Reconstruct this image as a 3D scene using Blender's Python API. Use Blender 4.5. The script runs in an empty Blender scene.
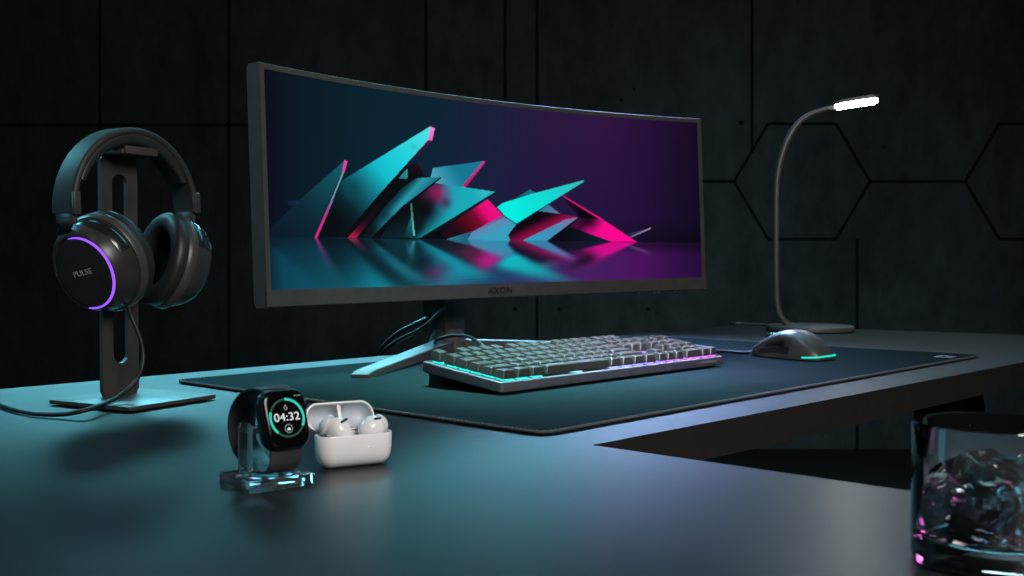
import bpy, bmesh, math, random
import numpy as np
from mathutils import Vector, Matrix, Euler

random.seed(7)
SC = bpy.context.scene
COL = SC.collection
PI = math.pi
DT = 0.72                      # desk top height
F_PX, CAM_H = 1100.0, 0.152    # focal length in px, lens height over the desk
TH = math.atan(30 / F_PX)
R = math.radians

# ------------------------------------------------------------------ survey helpers
def ray(px, py):
    a = (px - 512) / F_PX; b = (288 - py) / F_PX
    return Vector((a, math.cos(TH) + b * math.sin(TH), -math.sin(TH) + b * math.cos(TH)))
def G(px, py, z=0.0):
    """point of the photo on the horizontal plane z above the desk"""
    d = ray(px, py); t = (z - CAM_H) / d.z
    return Vector((d.x * t, d.y * t, DT + z))
def Q(px, py, Y):
    """point of the photo at distance Y"""
    d = ray(px, py); t = Y / d.y
    return Vector((d.x * t, Y, DT + CAM_H + d.z * t))

# ------------------------------------------------------------------ materials
def srgb(r, g, b):
    f = lambda c: (c / 255 / 12.92) if c / 255 <= 0.04045 else ((c / 255 + 0.055) / 1.055) ** 2.4
    return (f(r), f(g), f(b), 1.0)

def mat(name, col, rough=0.5, metal=0.0, spec=0.5, vary=0.12, scale=60.0, bump=0.0, bscale=400.0,
        emit=None, estr=0.0, trans=0.0, ior=1.45, coat=0.0, sheen=0.0, aniso=None):
    m = bpy.data.materials.new(name); m.use_nodes = True
    nt = m.node_tree; bs = nt.nodes['Principled BSDF']
    c = col if len(col) == 4 else (*col, 1.0)
    bs.inputs['Roughness'].default_value = rough
    bs.inputs['Metallic'].default_value = metal
    bs.inputs['Specular IOR Level'].default_value = spec
    bs.inputs['IOR'].default_value = ior
    bs.inputs['Transmission Weight'].default_value = trans
    bs.inputs['Coat Weight'].default_value = coat
    bs.inputs['Sheen Weight'].default_value = sheen
    bs.inputs['Base Color'].default_value = c
    tc = nt.nodes.new('ShaderNodeTexCoord')
    if vary > 0:
        n = nt.nodes.new('ShaderNodeTexNoise'); n.inputs['Scale'].default_value = scale
        n.inputs['Detail'].default_value = 4
        nt.links.new(tc.outputs['Object'], n.inputs['Vector'])
        r = nt.nodes.new('ShaderNodeValToRGB')
        r.color_ramp.elements[0].position = 0.3; r.color_ramp.elements[1].position = 0.7
        r.color_ramp.elements[0].color = tuple(max(0, x * (1 - vary)) for x in c[:3]) + (1,)
        r.color_ramp.elements[1].color = tuple(min(1, x * (1 + vary)) for x in c[:3]) + (1,)
        nt.links.new(n.outputs['Fac'], r.inputs['Fac'])
        nt.links.new(r.outputs['Color'], bs.inputs['Base Color'])
    if bump > 0:
        n2 = nt.nodes.new('ShaderNodeTexNoise'); n2.inputs['Scale'].default_value = bscale
        n2.inputs['Detail'].default_value = 3
        nt.links.new(tc.outputs['Object'], n2.inputs['Vector'])
        b = nt.nodes.new('ShaderNodeBump'); b.inputs['Strength'].default_value = bump
        b.inputs['Distance'].default_value = 0.001
        nt.links.new(n2.outputs['Fac'], b.inputs['Height'])
        nt.links.new(b.outputs['Normal'], bs.inputs['Normal'])
    if emit is not None:
        bs.inputs['Emission Color'].default_value = emit if len(emit) == 4 else (*emit, 1)
        bs.inputs['Emission Strength'].default_value = estr
    return m

M = {}
M['desk'] = mat('desk_black_satin', (0.010, 0.011, 0.012), 0.34, ior=1.38, bump=0.012, bscale=900)
M['desk_edge'] = mat('desk_edge_black', (0.0115, 0.0105, 0.010), 0.6, bump=0.02)
M['mat'] = mat('mat_cloth', (0.0070, 0.0150, 0.0165), 0.95, spec=0.03, vary=0.25, scale=700, bump=0.25, bscale=1600)
M['stitch'] = mat('mat_stitch', (0.050, 0.052, 0.054), 0.8, vary=0.3, scale=900)
M['mark'] = mat('pale_mark', (0.45, 0.45, 0.45), 0.6)
M['bezel'] = mat('bezel_dark_grey', (0.052, 0.047, 0.044), 0.55, metal=0.1, bump=0.02)
M['bezel_dark'] = mat('bezel_near_black', (0.012, 0.012, 0.012), 0.6)  # near-black, for the strip at the chin's left end
M['stand'] = mat('monitor_stand_grey', (0.050, 0.049, 0.048), 0.6, metal=0.1)
M['letter_dark'] = mat('letter_dark', (0.006, 0.006, 0.006), 0.5)
M['cable'] = mat('cable_black', (0.010, 0.010, 0.011), 0.5, bump=0.05)
M['hs'] = mat('stand_anodised', (0.075, 0.070, 0.067), 0.42, metal=0.5, bump=0.02)
M['hp'] = mat('headphone_black', (0.028, 0.0265, 0.026), 0.34, bump=0.02)
M['hp_lit_lip'] = mat('headphone_lit_lip', (0.050, 0.047, 0.045), 0.36, bump=0.02)  # paler than the shell: light on the cup lip painted in
M['hp_band'] = mat('headband_soft', (0.020, 0.0195, 0.019), 0.55, bump=0.03)
M['hp_yoke'] = mat('headphone_yoke', (0.030, 0.029, 0.028), 0.40, bump=0.02)
M['hp_gloss'] = mat('headphone_gloss', (0.014, 0.014, 0.015), 0.22, coat=0.3)
M['hp_plate'] = mat('headphone_plate', (0.018, 0.018, 0.018), 0.45)
M['hp_metal'] = mat('headphone_metal', (0.16, 0.155, 0.15), 0.33, metal=0.8)
M['pad'] = mat('ear_leather', (0.016, 0.0155, 0.0155), 0.45, bump=0.15, bscale=700)
M['mesh'] = mat('ear_mesh', (0.003, 0.003, 0.003), 0.9, spec=0.1)
M['letter_grey'] = mat('letter_grey', (0.30, 0.29, 0.28), 0.45)
M['violet'] = mat('violet_led', (0.02, 0.01, 0.03), 0.4, emit=(0.30, 0.085, 1.0), estr=1.45)
M['kb'] = mat('keyboard_aluminium', (0.19, 0.168, 0.20), 0.45, metal=0.55, bump=0.02)
M['kb_dark'] = mat('keyboard_underside', (0.010, 0.010, 0.011), 0.6)
M['kb_plate'] = mat('keyboard_plate', (0.03, 0.03, 0.034), 0.5)
M['key'] = mat('keycap_grey', (0.032, 0.030, 0.026), 0.34, vary=0.1, scale=40, bump=0.03, bscale=1500, coat=0.4)
M['mouse'] = mat('mouse_grey', (0.055, 0.052, 0.05), 0.36, bump=0.02)
M['mouse_dark'] = mat('mouse_rubber', (0.008, 0.008, 0.008), 0.6)
M['chrome'] = mat('chrome', (0.6, 0.6, 0.62), 0.2, metal=1.0)
M['teal_led'] = mat('teal_led', (0.01, 0.03, 0.03), 0.4, emit=(0.01, 0.62, 0.50), estr=1.3)
M['lamp'] = mat('lamp_grey', (0.10, 0.096, 0.092), 0.42, metal=0.35)
M['lamp_base'] = mat('lamp_base_grey', (0.11, 0.108, 0.105), 0.45, metal=0.2)
M['lamp_led'] = mat('lamp_led_panel', (0.9, 0.9, 0.88), 0.5, vary=0, emit=(1.0, 0.97, 0.92), estr=50.0)
M['watch'] = mat('watch_dark_aluminium', (0.012, 0.016, 0.022), 0.28, metal=0.5, coat=0.2)
M['watch_glass'] = mat('watch_glass', (0.002, 0.002, 0.002), 0.12, coat=0.0, spec=0.3)
M['strap'] = mat('watch_strap', (0.036, 0.037, 0.040), 0.38, bump=0.03)
M['white_px'] = mat('watch_white', (0, 0, 0), 0.5, vary=0, emit=(0.85, 0.9, 0.9), estr=0.9)
M['teal_px'] = mat('watch_teal', (0, 0, 0), 0.5, vary=0, emit=(0.01, 0.62, 0.45), estr=1.0)
M['teal_dim_px'] = mat('watch_teal_dim', (0, 0, 0), 0.5, vary=0, emit=(0.004, 0.13, 0.10), estr=0.5)
M['grey_px'] = mat('watch_grey', (0, 0, 0), 0.5, vary=0, emit=(0.25, 0.3, 0.3), estr=0.8)
M['acrylic'] = mat('clear_acrylic', (0.88, 0.94, 0.95), 0.02, vary=0, trans=0.985, ior=1.49)
M['white'] = mat('white_gloss_plastic', (0.74, 0.73, 0.73), 0.25, vary=0.02, coat=0.2)
M['white_in'] = mat('pale_grey_lining', (0.42, 0.46, 0.50), 0.4, vary=0.05)
M['slot'] = mat('vent_black', (0.004, 0.004, 0.004), 0.6)
M['tip'] = mat('silicone_tip', (0.55, 0.57, 0.6), 0.4, vary=0.03)
M['led_white'] = mat('status_led', (0.6, 0.7, 0.65), 0.4, vary=0, emit=(0.8, 1, 0.9), estr=0.45)
M['glass'] = mat('clear_glass', (0.96, 0.98, 0.98), 0.0, vary=0, trans=1.0, ior=1.5)
M['drink'] = mat('dark_drink', (0.34, 0.30, 0.33), 0.0, vary=0, trans=1.0, ior=1.33)
M['ice'] = mat('ice', (0.86, 0.94, 0.96), 0.03, vary=0, trans=0.98, ior=1.31, bump=0.3, bscale=70)
M['floor'] = mat('dark_floor', (0.006, 0.006, 0.006), 0.7, vary=0.3, scale=3)
M['groove'] = mat('wall_groove', (0.0045, 0.005, 0.005), 0.9, spec=0.1)
M['leg'] = mat('desk_leg_black', (0.012, 0.012, 0.012), 0.5)

def concrete():
    m = bpy.data.materials.new('dark_concrete'); m.use_nodes = True
    nt = m.node_tree; bs = nt.nodes['Principled BSDF']; L = nt.links.new
    tc = nt.nodes.new('ShaderNodeTexCoord')
    n1 = nt.nodes.new('ShaderNodeTexNoise'); n1.inputs['Scale'].default_value = 1.6; n1.inputs['Detail'].default_value = 8; n1.inputs['Roughness'].default_value = 0.65
    n2 = nt.nodes.new('ShaderNodeTexNoise'); n2.inputs['Scale'].default_value = 11; n2.inputs['Detail'].default_value = 10; n2.inputs['Roughness'].default_value = 0.7
    mp = nt.nodes.new('ShaderNodeMapping'); mp.inputs['Scale'].default_value = (1.0, 1.0, 0.5)
    L(tc.outputs['Object'], mp.inputs['Vector']); L(mp.outputs['Vector'], n1.inputs['Vector']); L(mp.outputs['Vector'], n2.inputs['Vector'])
    mx = nt.nodes.new('ShaderNodeMix'); mx.data_type = 'FLOAT'; mx.inputs[0].default_value = 0.5
    L(n1.outputs['Fac'], mx.inputs[2]); L(n2.outputs['Fac'], mx.inputs[3])
    r = nt.nodes.new('ShaderNodeValToRGB')
    r.color_ramp.elements[0].position = 0.40; r.color_ramp.elements[0].color = (0.0045, 0.0056, 0.006, 1)
    r.color_ramp.elements[1].position = 0.62; r.color_ramp.elements[1].color = (0.026, 0.031, 0.033, 1)
    L(mx.outputs[0], r.inputs['Fac']); L(r.outputs['Color'], bs.inputs['Base Color'])
    bs.inputs['Roughness'].default_value = 0.85
    b = nt.nodes.new('ShaderNodeBump'); b.inputs['Strength'].default_value = 0.4; b.inputs['Distance'].default_value = 0.01
    L(n2.outputs['Fac'], b.inputs['Height']); L(b.outputs['Normal'], bs.inputs['Normal'])
    return m
M['concrete'] = concrete()

def backlight_mat():
    m = bpy.data.materials.new('key_backlight'); m.use_nodes = True
    nt = m.node_tree; bs = nt.nodes['Principled BSDF']; L = nt.links.new
    tc = nt.nodes.new('ShaderNodeTexCoord'); sp = nt.nodes.new('ShaderNodeSeparateXYZ')
    L(tc.outputs['Object'], sp.inputs[0])
    mr = nt.nodes.new('ShaderNodeMapRange'); mr.inputs['From Min'].default_value = 0.0; mr.inputs['From Max'].default_value = 0.453
    L(sp.outputs['X'], mr.inputs['Value'])
    r = nt.nodes.new('ShaderNodeValToRGB'); e = r.color_ramp.elements
    e[0].position = 0.0; e[0].color = (0.01, 0.75, 0.60, 1)
    e[1].position = 1.0; e[1].color = (0.85, 0.08, 0.80, 1)
    for p, c in ((0.20, (0.02, 0.70, 0.62, 1)), (0.38, (0.42, 0.50, 0.85, 1)), (0.58, (0.30, 0.26, 0.95, 1)), (0.78, (0.55, 0.16, 0.85, 1))):
        q = e.new(p); q.color = c
    L(mr.outputs['Result'], r.inputs['Fac'])
    bs.inputs['Base Color'].default_value = (0.02, 0.02, 0.02, 1)
    L(r.outputs['Color'], bs.inputs['Emission Color']); bs.inputs['Emission Strength'].default_value = 1.5
    return m
M['backlight'] = backlight_mat()

# ------------------------------------------------------------------ object helpers
def link(name, me, m, parent=None, smooth=True, ang=35, mats=None):
    o = bpy.data.objects.new(name, me); COL.objects.link(o)
    for x in (mats or [m]): me.materials.append(x)
    if smooth:
        for p in me.polygons: p.use_smooth = True
        me.set_sharp_from_angle(angle=R(ang))
    if parent is not None: o.parent = parent
    return o
def obj(name, bm, m, parent=None, smooth=True, ang=35, mats=None):
    bmesh.ops.recalc_face_normals(bm, faces=bm.faces[:])
    me = bpy.data.meshes.new(name); bm.to_mesh(me); bm.free()
    return link(name, me, m, parent, smooth, ang, mats)
def thing(name, label, cat, loc=(0, 0, 0), rot=(0, 0, 0), group=None):
    o = bpy.data.objects.new(name, None); COL.objects.link(o)
    o.location = loc; o.rotation_euler = rot; o.empty_display_size = 0.02
    tag(o, label, cat, group); return o
def tag(o, label, cat, group=None):
    o['label'] = label; o['category'] = cat
    if group: o['group'] = group
    return o
def struct(o):
    o['kind'] = 'structure'; return o

def box(bm, c, s, bev=0.0, seg=2, mtx=None):
    r = bmesh.ops.create_cube(bm, size=1.0); vs = r['verts']
    for v in vs: v.co = Vector((v.co.x * s[0] + c[0], v.co.y * s[1] + c[1], v.co.z * s[2] + c[2]))
    if bev > 0:
        es = list({e for v in vs for e in v.link_edges})
        rr = bmesh.ops.bevel(bm, geom=es, offset=bev, segments=seg, affect='EDGES', profile=0.5)
        vs = list({v for f in rr['faces'] for v in f.verts} | {v for v in vs if v.is_valid})
    if mtx is not None:
        isl = set(vs); stack = list(vs)
        while stack:
            v = stack.pop()
            for e in v.link_edges:
                w = e.other_vert(v)
                if w not in isl: isl.add(w); stack.append(w)
        for v in isl: v.co = mtx @ v.co
    return vs
def prism(bm, poly, z0, z1, bev=0.0, seg=2):
    """poly = list of (x, y) -> solid between z0 and z1"""
    a = [bm.verts.new((x, y, z0)) for x, y in poly]; b = [bm.verts.new((x, y, z1)) for x, y in poly]
    n = len(poly); fs = [bm.faces.new(a[::-1]), bm.faces.new(b)]
    for i in range(n): fs.append(bm.faces.new((a[i], a[(i + 1) % n], b[(i + 1) % n], b[i])))
    if bev > 0:
        bm.edges.ensure_lookup_table()
        es = list({e for f in fs[:2] for e in f.edges})
        bmesh.ops.bevel(bm, geom=es, offset=bev, segments=seg, affect='EDGES', profile=0.5)
def rrect(w, h, r, n=8, cx=0, cy=0):
    out = []
    for (sx, sy, a0) in ((1, 1, 0), (-1, 1, 90), (-1, -1, 180), (1, -1, 270)):
        for i in range(n + 1):
            a = R(a0 + 90 * i / n)
            out.append((cx + sx * (w / 2 - r) + r * math.cos(a), cy + sy * (h / 2 - r) + r * math.sin(a)))
    return out
def loft(bm, rings, close=True, cap0=True, cap1=True):
    vr = [[bm.verts.new(p) for p in ring] for ring in rings]
    n = len(rings[0])
    for i in range(len(vr) - 1):
        for j in range(n if close else n - 1):
            bm.faces.new((vr[i][j], vr[i][(j + 1) % n], vr[i + 1][(j + 1) % n], vr[i + 1][j]))
    if cap0: bm.faces.new(vr[0][::-1])
    if cap1: bm.faces.new(vr[-1])
    return vr
def lathe(bm, prof, n=48, axis='z', sx=1.0, sy=1.0, closed=False):
    """prof = [(radius, height)]; axis z; caps when radius 0"""
    rings = []
    for r, h in prof:
        rings.append([(max(r, 1e-5) * sx * math.cos(2 * PI * i / n), max(r, 1e-5) * sy * math.sin(2 * PI * i / n), h) for i in range(n)])
    if closed:
        rings.append(rings[0]); loft(bm, rings, True, False, False)
        bmesh.ops.remove_doubles(bm, verts=bm.verts[:], dist=1e-7)
    else:
        loft(bm, rings, True, True, True)
def catmull(pts, sub=8, closed=False):
    P = [Vector(p) for p in pts]; n = len(P); out = []
    rng = range(n) if closed else range(n - 1)
    for i in rng:
        if closed: a, b, c, d = P[(i - 1) % n], P[i], P[(i + 1) % n], P[(i + 2) % n]
        else: a, b, c, d = P[max(i - 1, 0)], P[i], P[i + 1], P[min(i + 2, n - 1)]
        for k in range(sub):
            t = k / sub
            out.append(0.5 * ((2 * b) + (c - a) * t + (2 * a - 5 * b + 4 * c - d) * t * t + (3 * b - a - 3 * c + d) * t ** 3))
    if not closed: out.append(P[-1])
    return out
def frames(pts, up=None, closed=False):
    n = len(pts); fr = []
    ref = Vector(up) if up is not None else None
    prev = None
    for i in range(n):
        if closed: t = (pts[(i + 1) % n] - pts[(i - 1) % n]).normalized()
        else: t = (pts[min(i + 1, n - 1)] - pts[max(i - 1, 0)]).normalized()
        if ref is not None: s = ref.normalized()
        else:
            if prev is None:
                s = t.cross(Vector((0, 0, 1)))
                if s.length < 1e-3: s = t.cross(Vector((1, 0, 0)))
            else: s = prev - t * prev.dot(t)
            s.normalize()
        prev = s; fr.append((t, s, t.cross(s).normalized()))
    return fr
def tube(bm, pts, rad, n=10, closed=False):
    fr = frames(pts, None, closed); rings = []
    for i, p in enumerate(pts):
        r = rad(i / max(1, len(pts) - 1)) if callable(rad) else rad
        _, s, u = fr[i]
        rings.append([p + r * (math.cos(2 * PI * k / n) * s + math.sin(2 * PI * k / n) * u) for k in range(n)])
    if closed:
        rings.append(rings[0]); loft(bm, rings, True, False, False); bmesh.ops.remove_doubles(bm, verts=bm.verts[:], dist=1e-8)
    else: loft(bm, rings)
def sweep(bm, pts, prof, up, closed=False):
    """prof = [(a, b)]: a along the fixed direction `up`, b along the in-plane normal"""
    fr = frames(pts, up, closed); rings = []
    for i, p in enumerate(pts):
        t, s, u = fr[i]; pr = prof(i / max(1, len(pts) - 1)) if callable(prof) else prof
        rings.append([p + a * s + b * u for a, b in pr])
    if closed:
        rings.append(rings[0]); loft(bm, rings, True, False, False); bmesh.ops.remove_doubles(bm, verts=bm.verts[:], dist=1e-8)
    else: loft(bm, rings)
def xform(bm, mtx):
    for v in bm.verts: v.co = mtx @ v.co
def text(name, s, size, m, parent, mtx, depth=0.0003, spacing=1.0, sx=1.0):
    cu = bpy.data.curves.new(name, 'FONT'); cu.body = s; cu.size = size
    cu.align_x = 'CENTER'; cu.align_y = 'CENTER'; cu.extrude = depth; cu.space_character = spacing
    tmp = bpy.data.objects.new('tmp_text', cu); COL.objects.link(tmp)
    dg = bpy.context.evaluated_depsgraph_get(); dg.update()
    me = bpy.data.meshes.new_from_object(tmp.evaluated_get(dg))
    bpy.data.objects.remove(tmp); bpy.data.curves.remove(cu)
    me.transform(mtx @ Matrix.Diagonal((sx, 1, 1, 1)))
    me.name = name
    return link(name, me, m, parent, smooth=False)
def local(root):
    return (Matrix.Translation(root.location) @ root.rotation_euler.to_matrix().to_4x4()).inverted()
def rot4(axis, deg): return Matrix.Rotation(R(deg), 4, axis)
FACE = rot4('X', 90)        # text drawn in xy -> stands in xz facing -y

# ------------------------------------------------------------------ setting
bm = bmesh.new(); box(bm, (0, 2.5, -0.05), (14, 9, 0.1)); struct(obj('floor', bm, M['floor'], smooth=False))
WY = 5.0
def wall():
    bm = bmesh.new(); box(bm, (0, WY + 0.15, 1.6), (14, 0.3, 3.4))
    def W(px, py): return Q(px, py, WY)
    def line(a, b, w=0.0065):
        A, B = W(*a), W(*b); d = (B - A).normalized(); s = Vector((d.z, 0, -d.x)) * w
        A = A - d * w * 0.6; B = B + d * w * 0.6
        v = [bm.verts.new(p + Vector((0, -0.002, 0))) for p in (A + s, B + s, B - s, A - s)]
        w2 = [bm.verts.new(p + Vector((0, 0.002, 0))) for p in (A + s, B + s, B - s, A - s)]
        fs = [bm.faces.new(v)] + [bm.faces.new((v[i], v[(i + 1) % 4], w2[(i + 1) % 4], w2[i])) for i in range(4)]
        for f in fs: f.material_index = 1
    for x, y0, y1 in ((100, -70, 449), (229, -70, 449), (426, -70, 330), (505, -70, 120), (537, -70, 449), (752, -70, 152), (857, 240, 449), (1124, -70, 449)):
        line((x, y0), (x, y1))
    def hexa(cx, cy, hw):
        P = [(cx - hw, cy), (cx - hw / 2, cy - hw * 0.846), (cx + hw / 2, cy - hw * 0.846), (cx + hw, cy), (cx + hw / 2, cy + hw * 0.846), (cx - hw / 2, cy + hw * 0.846)]
        for i in range(6): line(P[i], P[(i + 1) % 6])
    hexa(802, 181.5, 68); hexa(1033, 181.5, 68)
    line((560, 181.5), (734, 181.5)); line((870, 181.5), (965, 181.5)); line((-140, 125), (426, 125))
    for x, y, r in ((515, 309, .009), (559, 309, .009), (648, 309, .009), (621, 100, .008), (634, 89, .006), (741, 123, .012), (884, 147, .007)):
        c = W(x, y); r0 = [bm.verts.new((c.x + r * math.cos(2 * PI * k / 16), WY - 0.0015, c.z + r * math.sin(2 * PI * k / 16))) for k in range(16)]
        bm.faces.new(r0).material_index = 1
    return struct(obj('wall_back', bm, M['concrete'], smooth=False, mats=[M['concrete'], M['groove']]))
wall()

# ------------------------------------------------------------------ desk
def desk():
    t = thing('desk', 'large black L-shaped desk carrying the monitor, keyboard and headphone stand', 'desk', (0, 1.2, 0))
    inv = local(t)
    A = Vector((0.0634, 0.8906)); d1 = Vector((0.6925, 0.7215)); d2 = Vector((0.7434, -0.6688))
    D = Vector((0.5061, 2.4932)); E = Vector((-0.93, 0.90))
    C = D + Vector((0.85, -0.53)).normalized() * 0.76
    k = (C - A).dot(Vector((-d1.y, d1.x))) ; B = A + d1 * (C - A).dot(d1)
    Fp = A + d2 * 1.20; Gp = E + d2 * 1.94
    poly = [A, B, C, D, E, Gp, Fp]
    bm = bmesh.new()
    pts = [(p.x, p.y - 1.2) for p in poly][::-1]
    prism(bm, pts, DT - 0.034, DT, 0.0012, 2)
    bm.normal_update()
    for f in bm.faces: f.material_index = 1 if abs(f.normal.z) < 0.3 else 0
    obj('desktop', bm, M['desk'], t, ang=20, mats=[M['desk'], M['desk_edge']])
    def leg(base, top, k=1.0):
        bm = bmesh.new()
        b, tp = Vector(base), Vector(top)
        ux = Vector((d1.x, d1.y, 0)) * 0.03 * k; uy = Vector((-d1.y, d1.x, 0)) * 0.05
        loft(bm, [[b + ux + uy, b - ux + uy, b - ux - uy, b + ux - uy], [tp + ux + uy, tp - ux + uy, tp - ux - uy, tp + ux - uy]])
        xform(bm, inv); obj('leg', bm, M['leg'], t, smooth=False)
    z = DT - 0.034
    leg((0.93, 2.12, 0), (0.83, 2.12, z), 1.6); leg((0.24, 2.05, 0), (0.24, 2.05, z))
    leg((-0.72, 0.88, 0), (-0.72, 0.88, z)); leg((0.50, -0.20, 0), (0.50, -0.20, z)); leg((0.82, 0.12, 0), (0.82, 0.12, z))
desk()

# ------------------------------------------------------------------ desk mat
MAT_T = 0.004
def desk_mat():
    L, Fr, Rt = G(175.5, 383), G(543, 436.5), G(980, 357.5)
    Bk = L + Rt - Fr
    cen = (L + Rt) / 2; cen.z = DT
    t = thing('desk_mat', 'long dark teal-grey cloth desk mat with stitched border under keyboard and mouse', 'desk mat', cen)
    corners = [p - cen for p in (L, Fr, Rt, Bk)]
    r = 0.016; pts = []
    for i in range(4):
        p = corners[i]; a = (corners[i - 1] - p).normalized(); b = (corners[(i + 1) % 4] - p).normalized()
        for k in range(7):
            s = k / 6
            pts.append(p + a * r * (1 - s) ** 2 + b * r * s ** 2)
    bm = bmesh.new(); prism(bm, [(p.x, p.y) for p in pts], 0.0002, MAT_T, 0.0008, 2)
    obj('mat_cloth', bm, M['mat'], t)
    # overlocked border: a rope of small stitches
    path = []
    m = len(pts)
    for i in range(m):
        a, b = pts[i], pts[(i + 1) % m]; n = max(1, int((b - a).length / 0.0013))
        for k in range(n): path.append(a.lerp(b, k / n))
    bm = bmesh.new(); fr = frames(path, (0, 0, 1), True); rings = []
    for i, p in enumerate(path):
        rr = 0.0016 + 0.0005 * math.cos(i * 2 * PI / 4)
        tt, s, u = fr[i]; c = p + Vector((0, 0, MAT_T - 0.0012))
        rings.append([c + rr * (math.cos(2 * PI * k / 6) * s + math.sin(2 * PI * k / 6) * u) for k in range(6)])
    rings.append(rings[0]); loft(bm, rings, True, False, False); bmesh.ops.remove_doubles(bm, verts=bm.verts[:], dist=1e-8)
    obj('stitched_border', bm, M['stitch'], t, ang=60)
    # small pale emblem near the right corner
    c = G(945, 357, MAT_T) - cen; ex = (Rt - Fr).normalized(); ey = Vector((-ex.y, ex.x, 0))
    bm = bmesh.new()
    def q(*uv):
        v = [bm.verts.new(c + ex * a * 0.001 + ey * b * 0.001 + Vector((0, 0, 0.0004))) for a, b in uv]; bm.faces.new(v)
    q((-14, -12), (-9, -12), (-9, 12), (-14, 12)); q((-14, 8), (2, 8), (2, 13), (-14, 13)); q((-14, -13), (0, -13), (0, -8), (-14, -8))
    q((5, 8), (20, 8), (20, 13), (5, 13)); q((15, 8), (20, 8), (11, -13), (6, -13)); q((3, -3), (15, -3), (15, 1), (3, 1))
    obj('emblem', bm, M['mark'], t, smooth=False)
desk_mat()

# ------------------------------------------------------------------ monitor
MON = dict(W=0.8576, H=0.2925, R=1.7811, tilt=0.0401, yaw=0.7482, roll=0.0064)
HUB = Vector((-0.100, 1.715, DT + MAT_T * 0))
def paint_screen(px, py):
    """colours of the wallpaper on the screen, sampled over an array of points"""
    n = len(px)
    def lerp_stops(x, stops):
        xs = [s[0] for s in stops]; return np.stack([np.interp(x, xs, [s[1][k] for s in stops]) for k in range(3)], -1)
    yh = 237.3 + (px - 300) * 0.0145
    def backdrop(x, y):
        top = lerp_stops(x, [(262, (5, 4, 20)), (290, (3, 18, 30)), (360, (2, 30, 43)), (430, (5, 32, 50)), (500, (26, 28, 58)), (540, (38, 22, 58)), (600, (46, 18, 64)), (650, (36, 10, 54)), (700, (16, 4, 32))])
        mid = lerp_stops(x, [(262, (4, 4, 26)), (300, (4, 22, 38)), (400, (6, 34, 52)), (470, (20, 30, 60)), (540, (30, 20, 60)), (620, (34, 14, 60)), (700, (14, 4, 34))])
        f = np.clip((y - 110) / 120, 0, 1)[:, None]
        c = top * (1 - f) + mid * f
        d = np.clip((y - 218) / 22, 0, 1)[:, None]
        return c * (1 - 0.35 * d)
    polys = []
    def P(pts, stops, a=None, b=None, blobs=()): polys.append((np.array(pts, float), stops, a, b, blobs))
    T = lambda *c: c
    P([(268, 237), (271, 227), (303, 197), (345, 160), (347, 161), (333, 192), (316, 238)], [(0, T(5, 22, 40)), (.4, T(6, 38, 52)), (.7, T(9, 64, 76)), (1, T(14, 88, 100))], (280, 236), (338, 165))
    P([(287, 201), (298, 200), (300, 204), (289, 206)], [(0, T(14, 24, 54)), (1, T(10, 50, 70))], (287, 201), (300, 204))
    P([(342, 172), (344.5, 160), (347.5, 161), (344.5, 172.5)], [(0, T(235, 60, 170)), (1, T(225, 60, 165))], (344, 160), (344, 172))
    P([(338, 183), (430, 126.5), (434.5, 128.3), (432, 140), (428.3, 140), (382, 191), (342, 237.6), (315.6, 237.6), (332, 200)],
      [(0, T(2, 6, 12)), (.22, T(3, 30, 40)), (.42, T(10, 120, 135)), (.55, T(14, 188, 204)), (.72, T(30, 206, 216)), (1, T(78, 226, 228))], (322, 224), (431, 130),
      [((352, 190), 9, T(4, 66, 78), .85), ((333, 222), 14, T(1, 4, 10), .95), ((414, 147), 3, T(20, 170, 185), .4)])
    P([(342.5, 172), (344, 172.5), (332.3, 201), (330.8, 201)], [(0, T(100, 160, 170)), (1, T(120, 150, 170))], (343, 172), (331, 201))
    P([(331, 200), (333, 201), (317, 238), (314.5, 238)], [(0, T(120, 120, 160)), (.4, T(200, 40, 140)), (1, T(215, 40, 130))], (332, 200), (315, 238))
    P([(430.2, 126.5), (434.8, 128.3), (432, 141), (428.3, 139.8)], [(0, T(240, 140, 215)), (1, T(236, 96, 200))], (432, 127), (430, 140))
    P([(342, 237.6), (382, 191), (428.3, 139.8), (432, 141), (404, 169), (407, 167), (417.5, 162), (425, 176), (440, 177), (470, 200), (520, 239), (420, 239)],
      [(0, T(96, 6, 62)), (.35, T(52, 4, 44)), (.6, T(4, 4, 10)), (1, T(3, 3, 8))], (432, 139), (392, 190))
    P([(348, 237.6), (385, 197), (388, 197), (357, 237.6)], [(0, T(8, 2, 10)), (.6, T(24, 2, 18)), (.85, T(80, 4, 40)), (1, T(170, 24, 64))], (388, 195), (354, 237))
    P([(398, 178.7), (407.5, 168.4), (408, 178.6)], [(0, T(20, 110, 116)), (1, T(50, 150, 150))], (398, 178), (408, 170))
    P([(433, 168), (484, 161), (463.5, 187.5), (440, 186), (430, 180)], [(0, T(72, 160, 186)), (.5, T(16, 118, 146)), (1, T(24, 118, 140))], (440, 186), (480, 162))
    P([(483.4, 161), (485.4, 162), (465, 188), (462, 186.5)], [(0, T(205, 50, 150)), (1, T(190, 10, 100))], (484, 161), (463, 187))
    P([(440.5, 177), (417, 178), (402, 188), (378, 215), (362, 237.6), (372, 237.6), (402, 207), (414, 199)],
      [(0, T(3, 14, 22)), (.3, T(8, 70, 84)), (.55, T(40, 150, 166)), (1, T(24, 112, 128))], (406, 178), (424, 194), [((368, 232), 16, T(4, 10, 16), .95), ((386, 216), 8, T(6, 30, 40), .5)])
    P([(440.5, 177), (441, 178.5), (403, 208.5), (374, 237.6), (371, 237.6), (402, 206.5)], [(0, T(3, 10, 18)), (1, T(4, 8, 16))], (440, 177), (374, 237))
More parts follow.
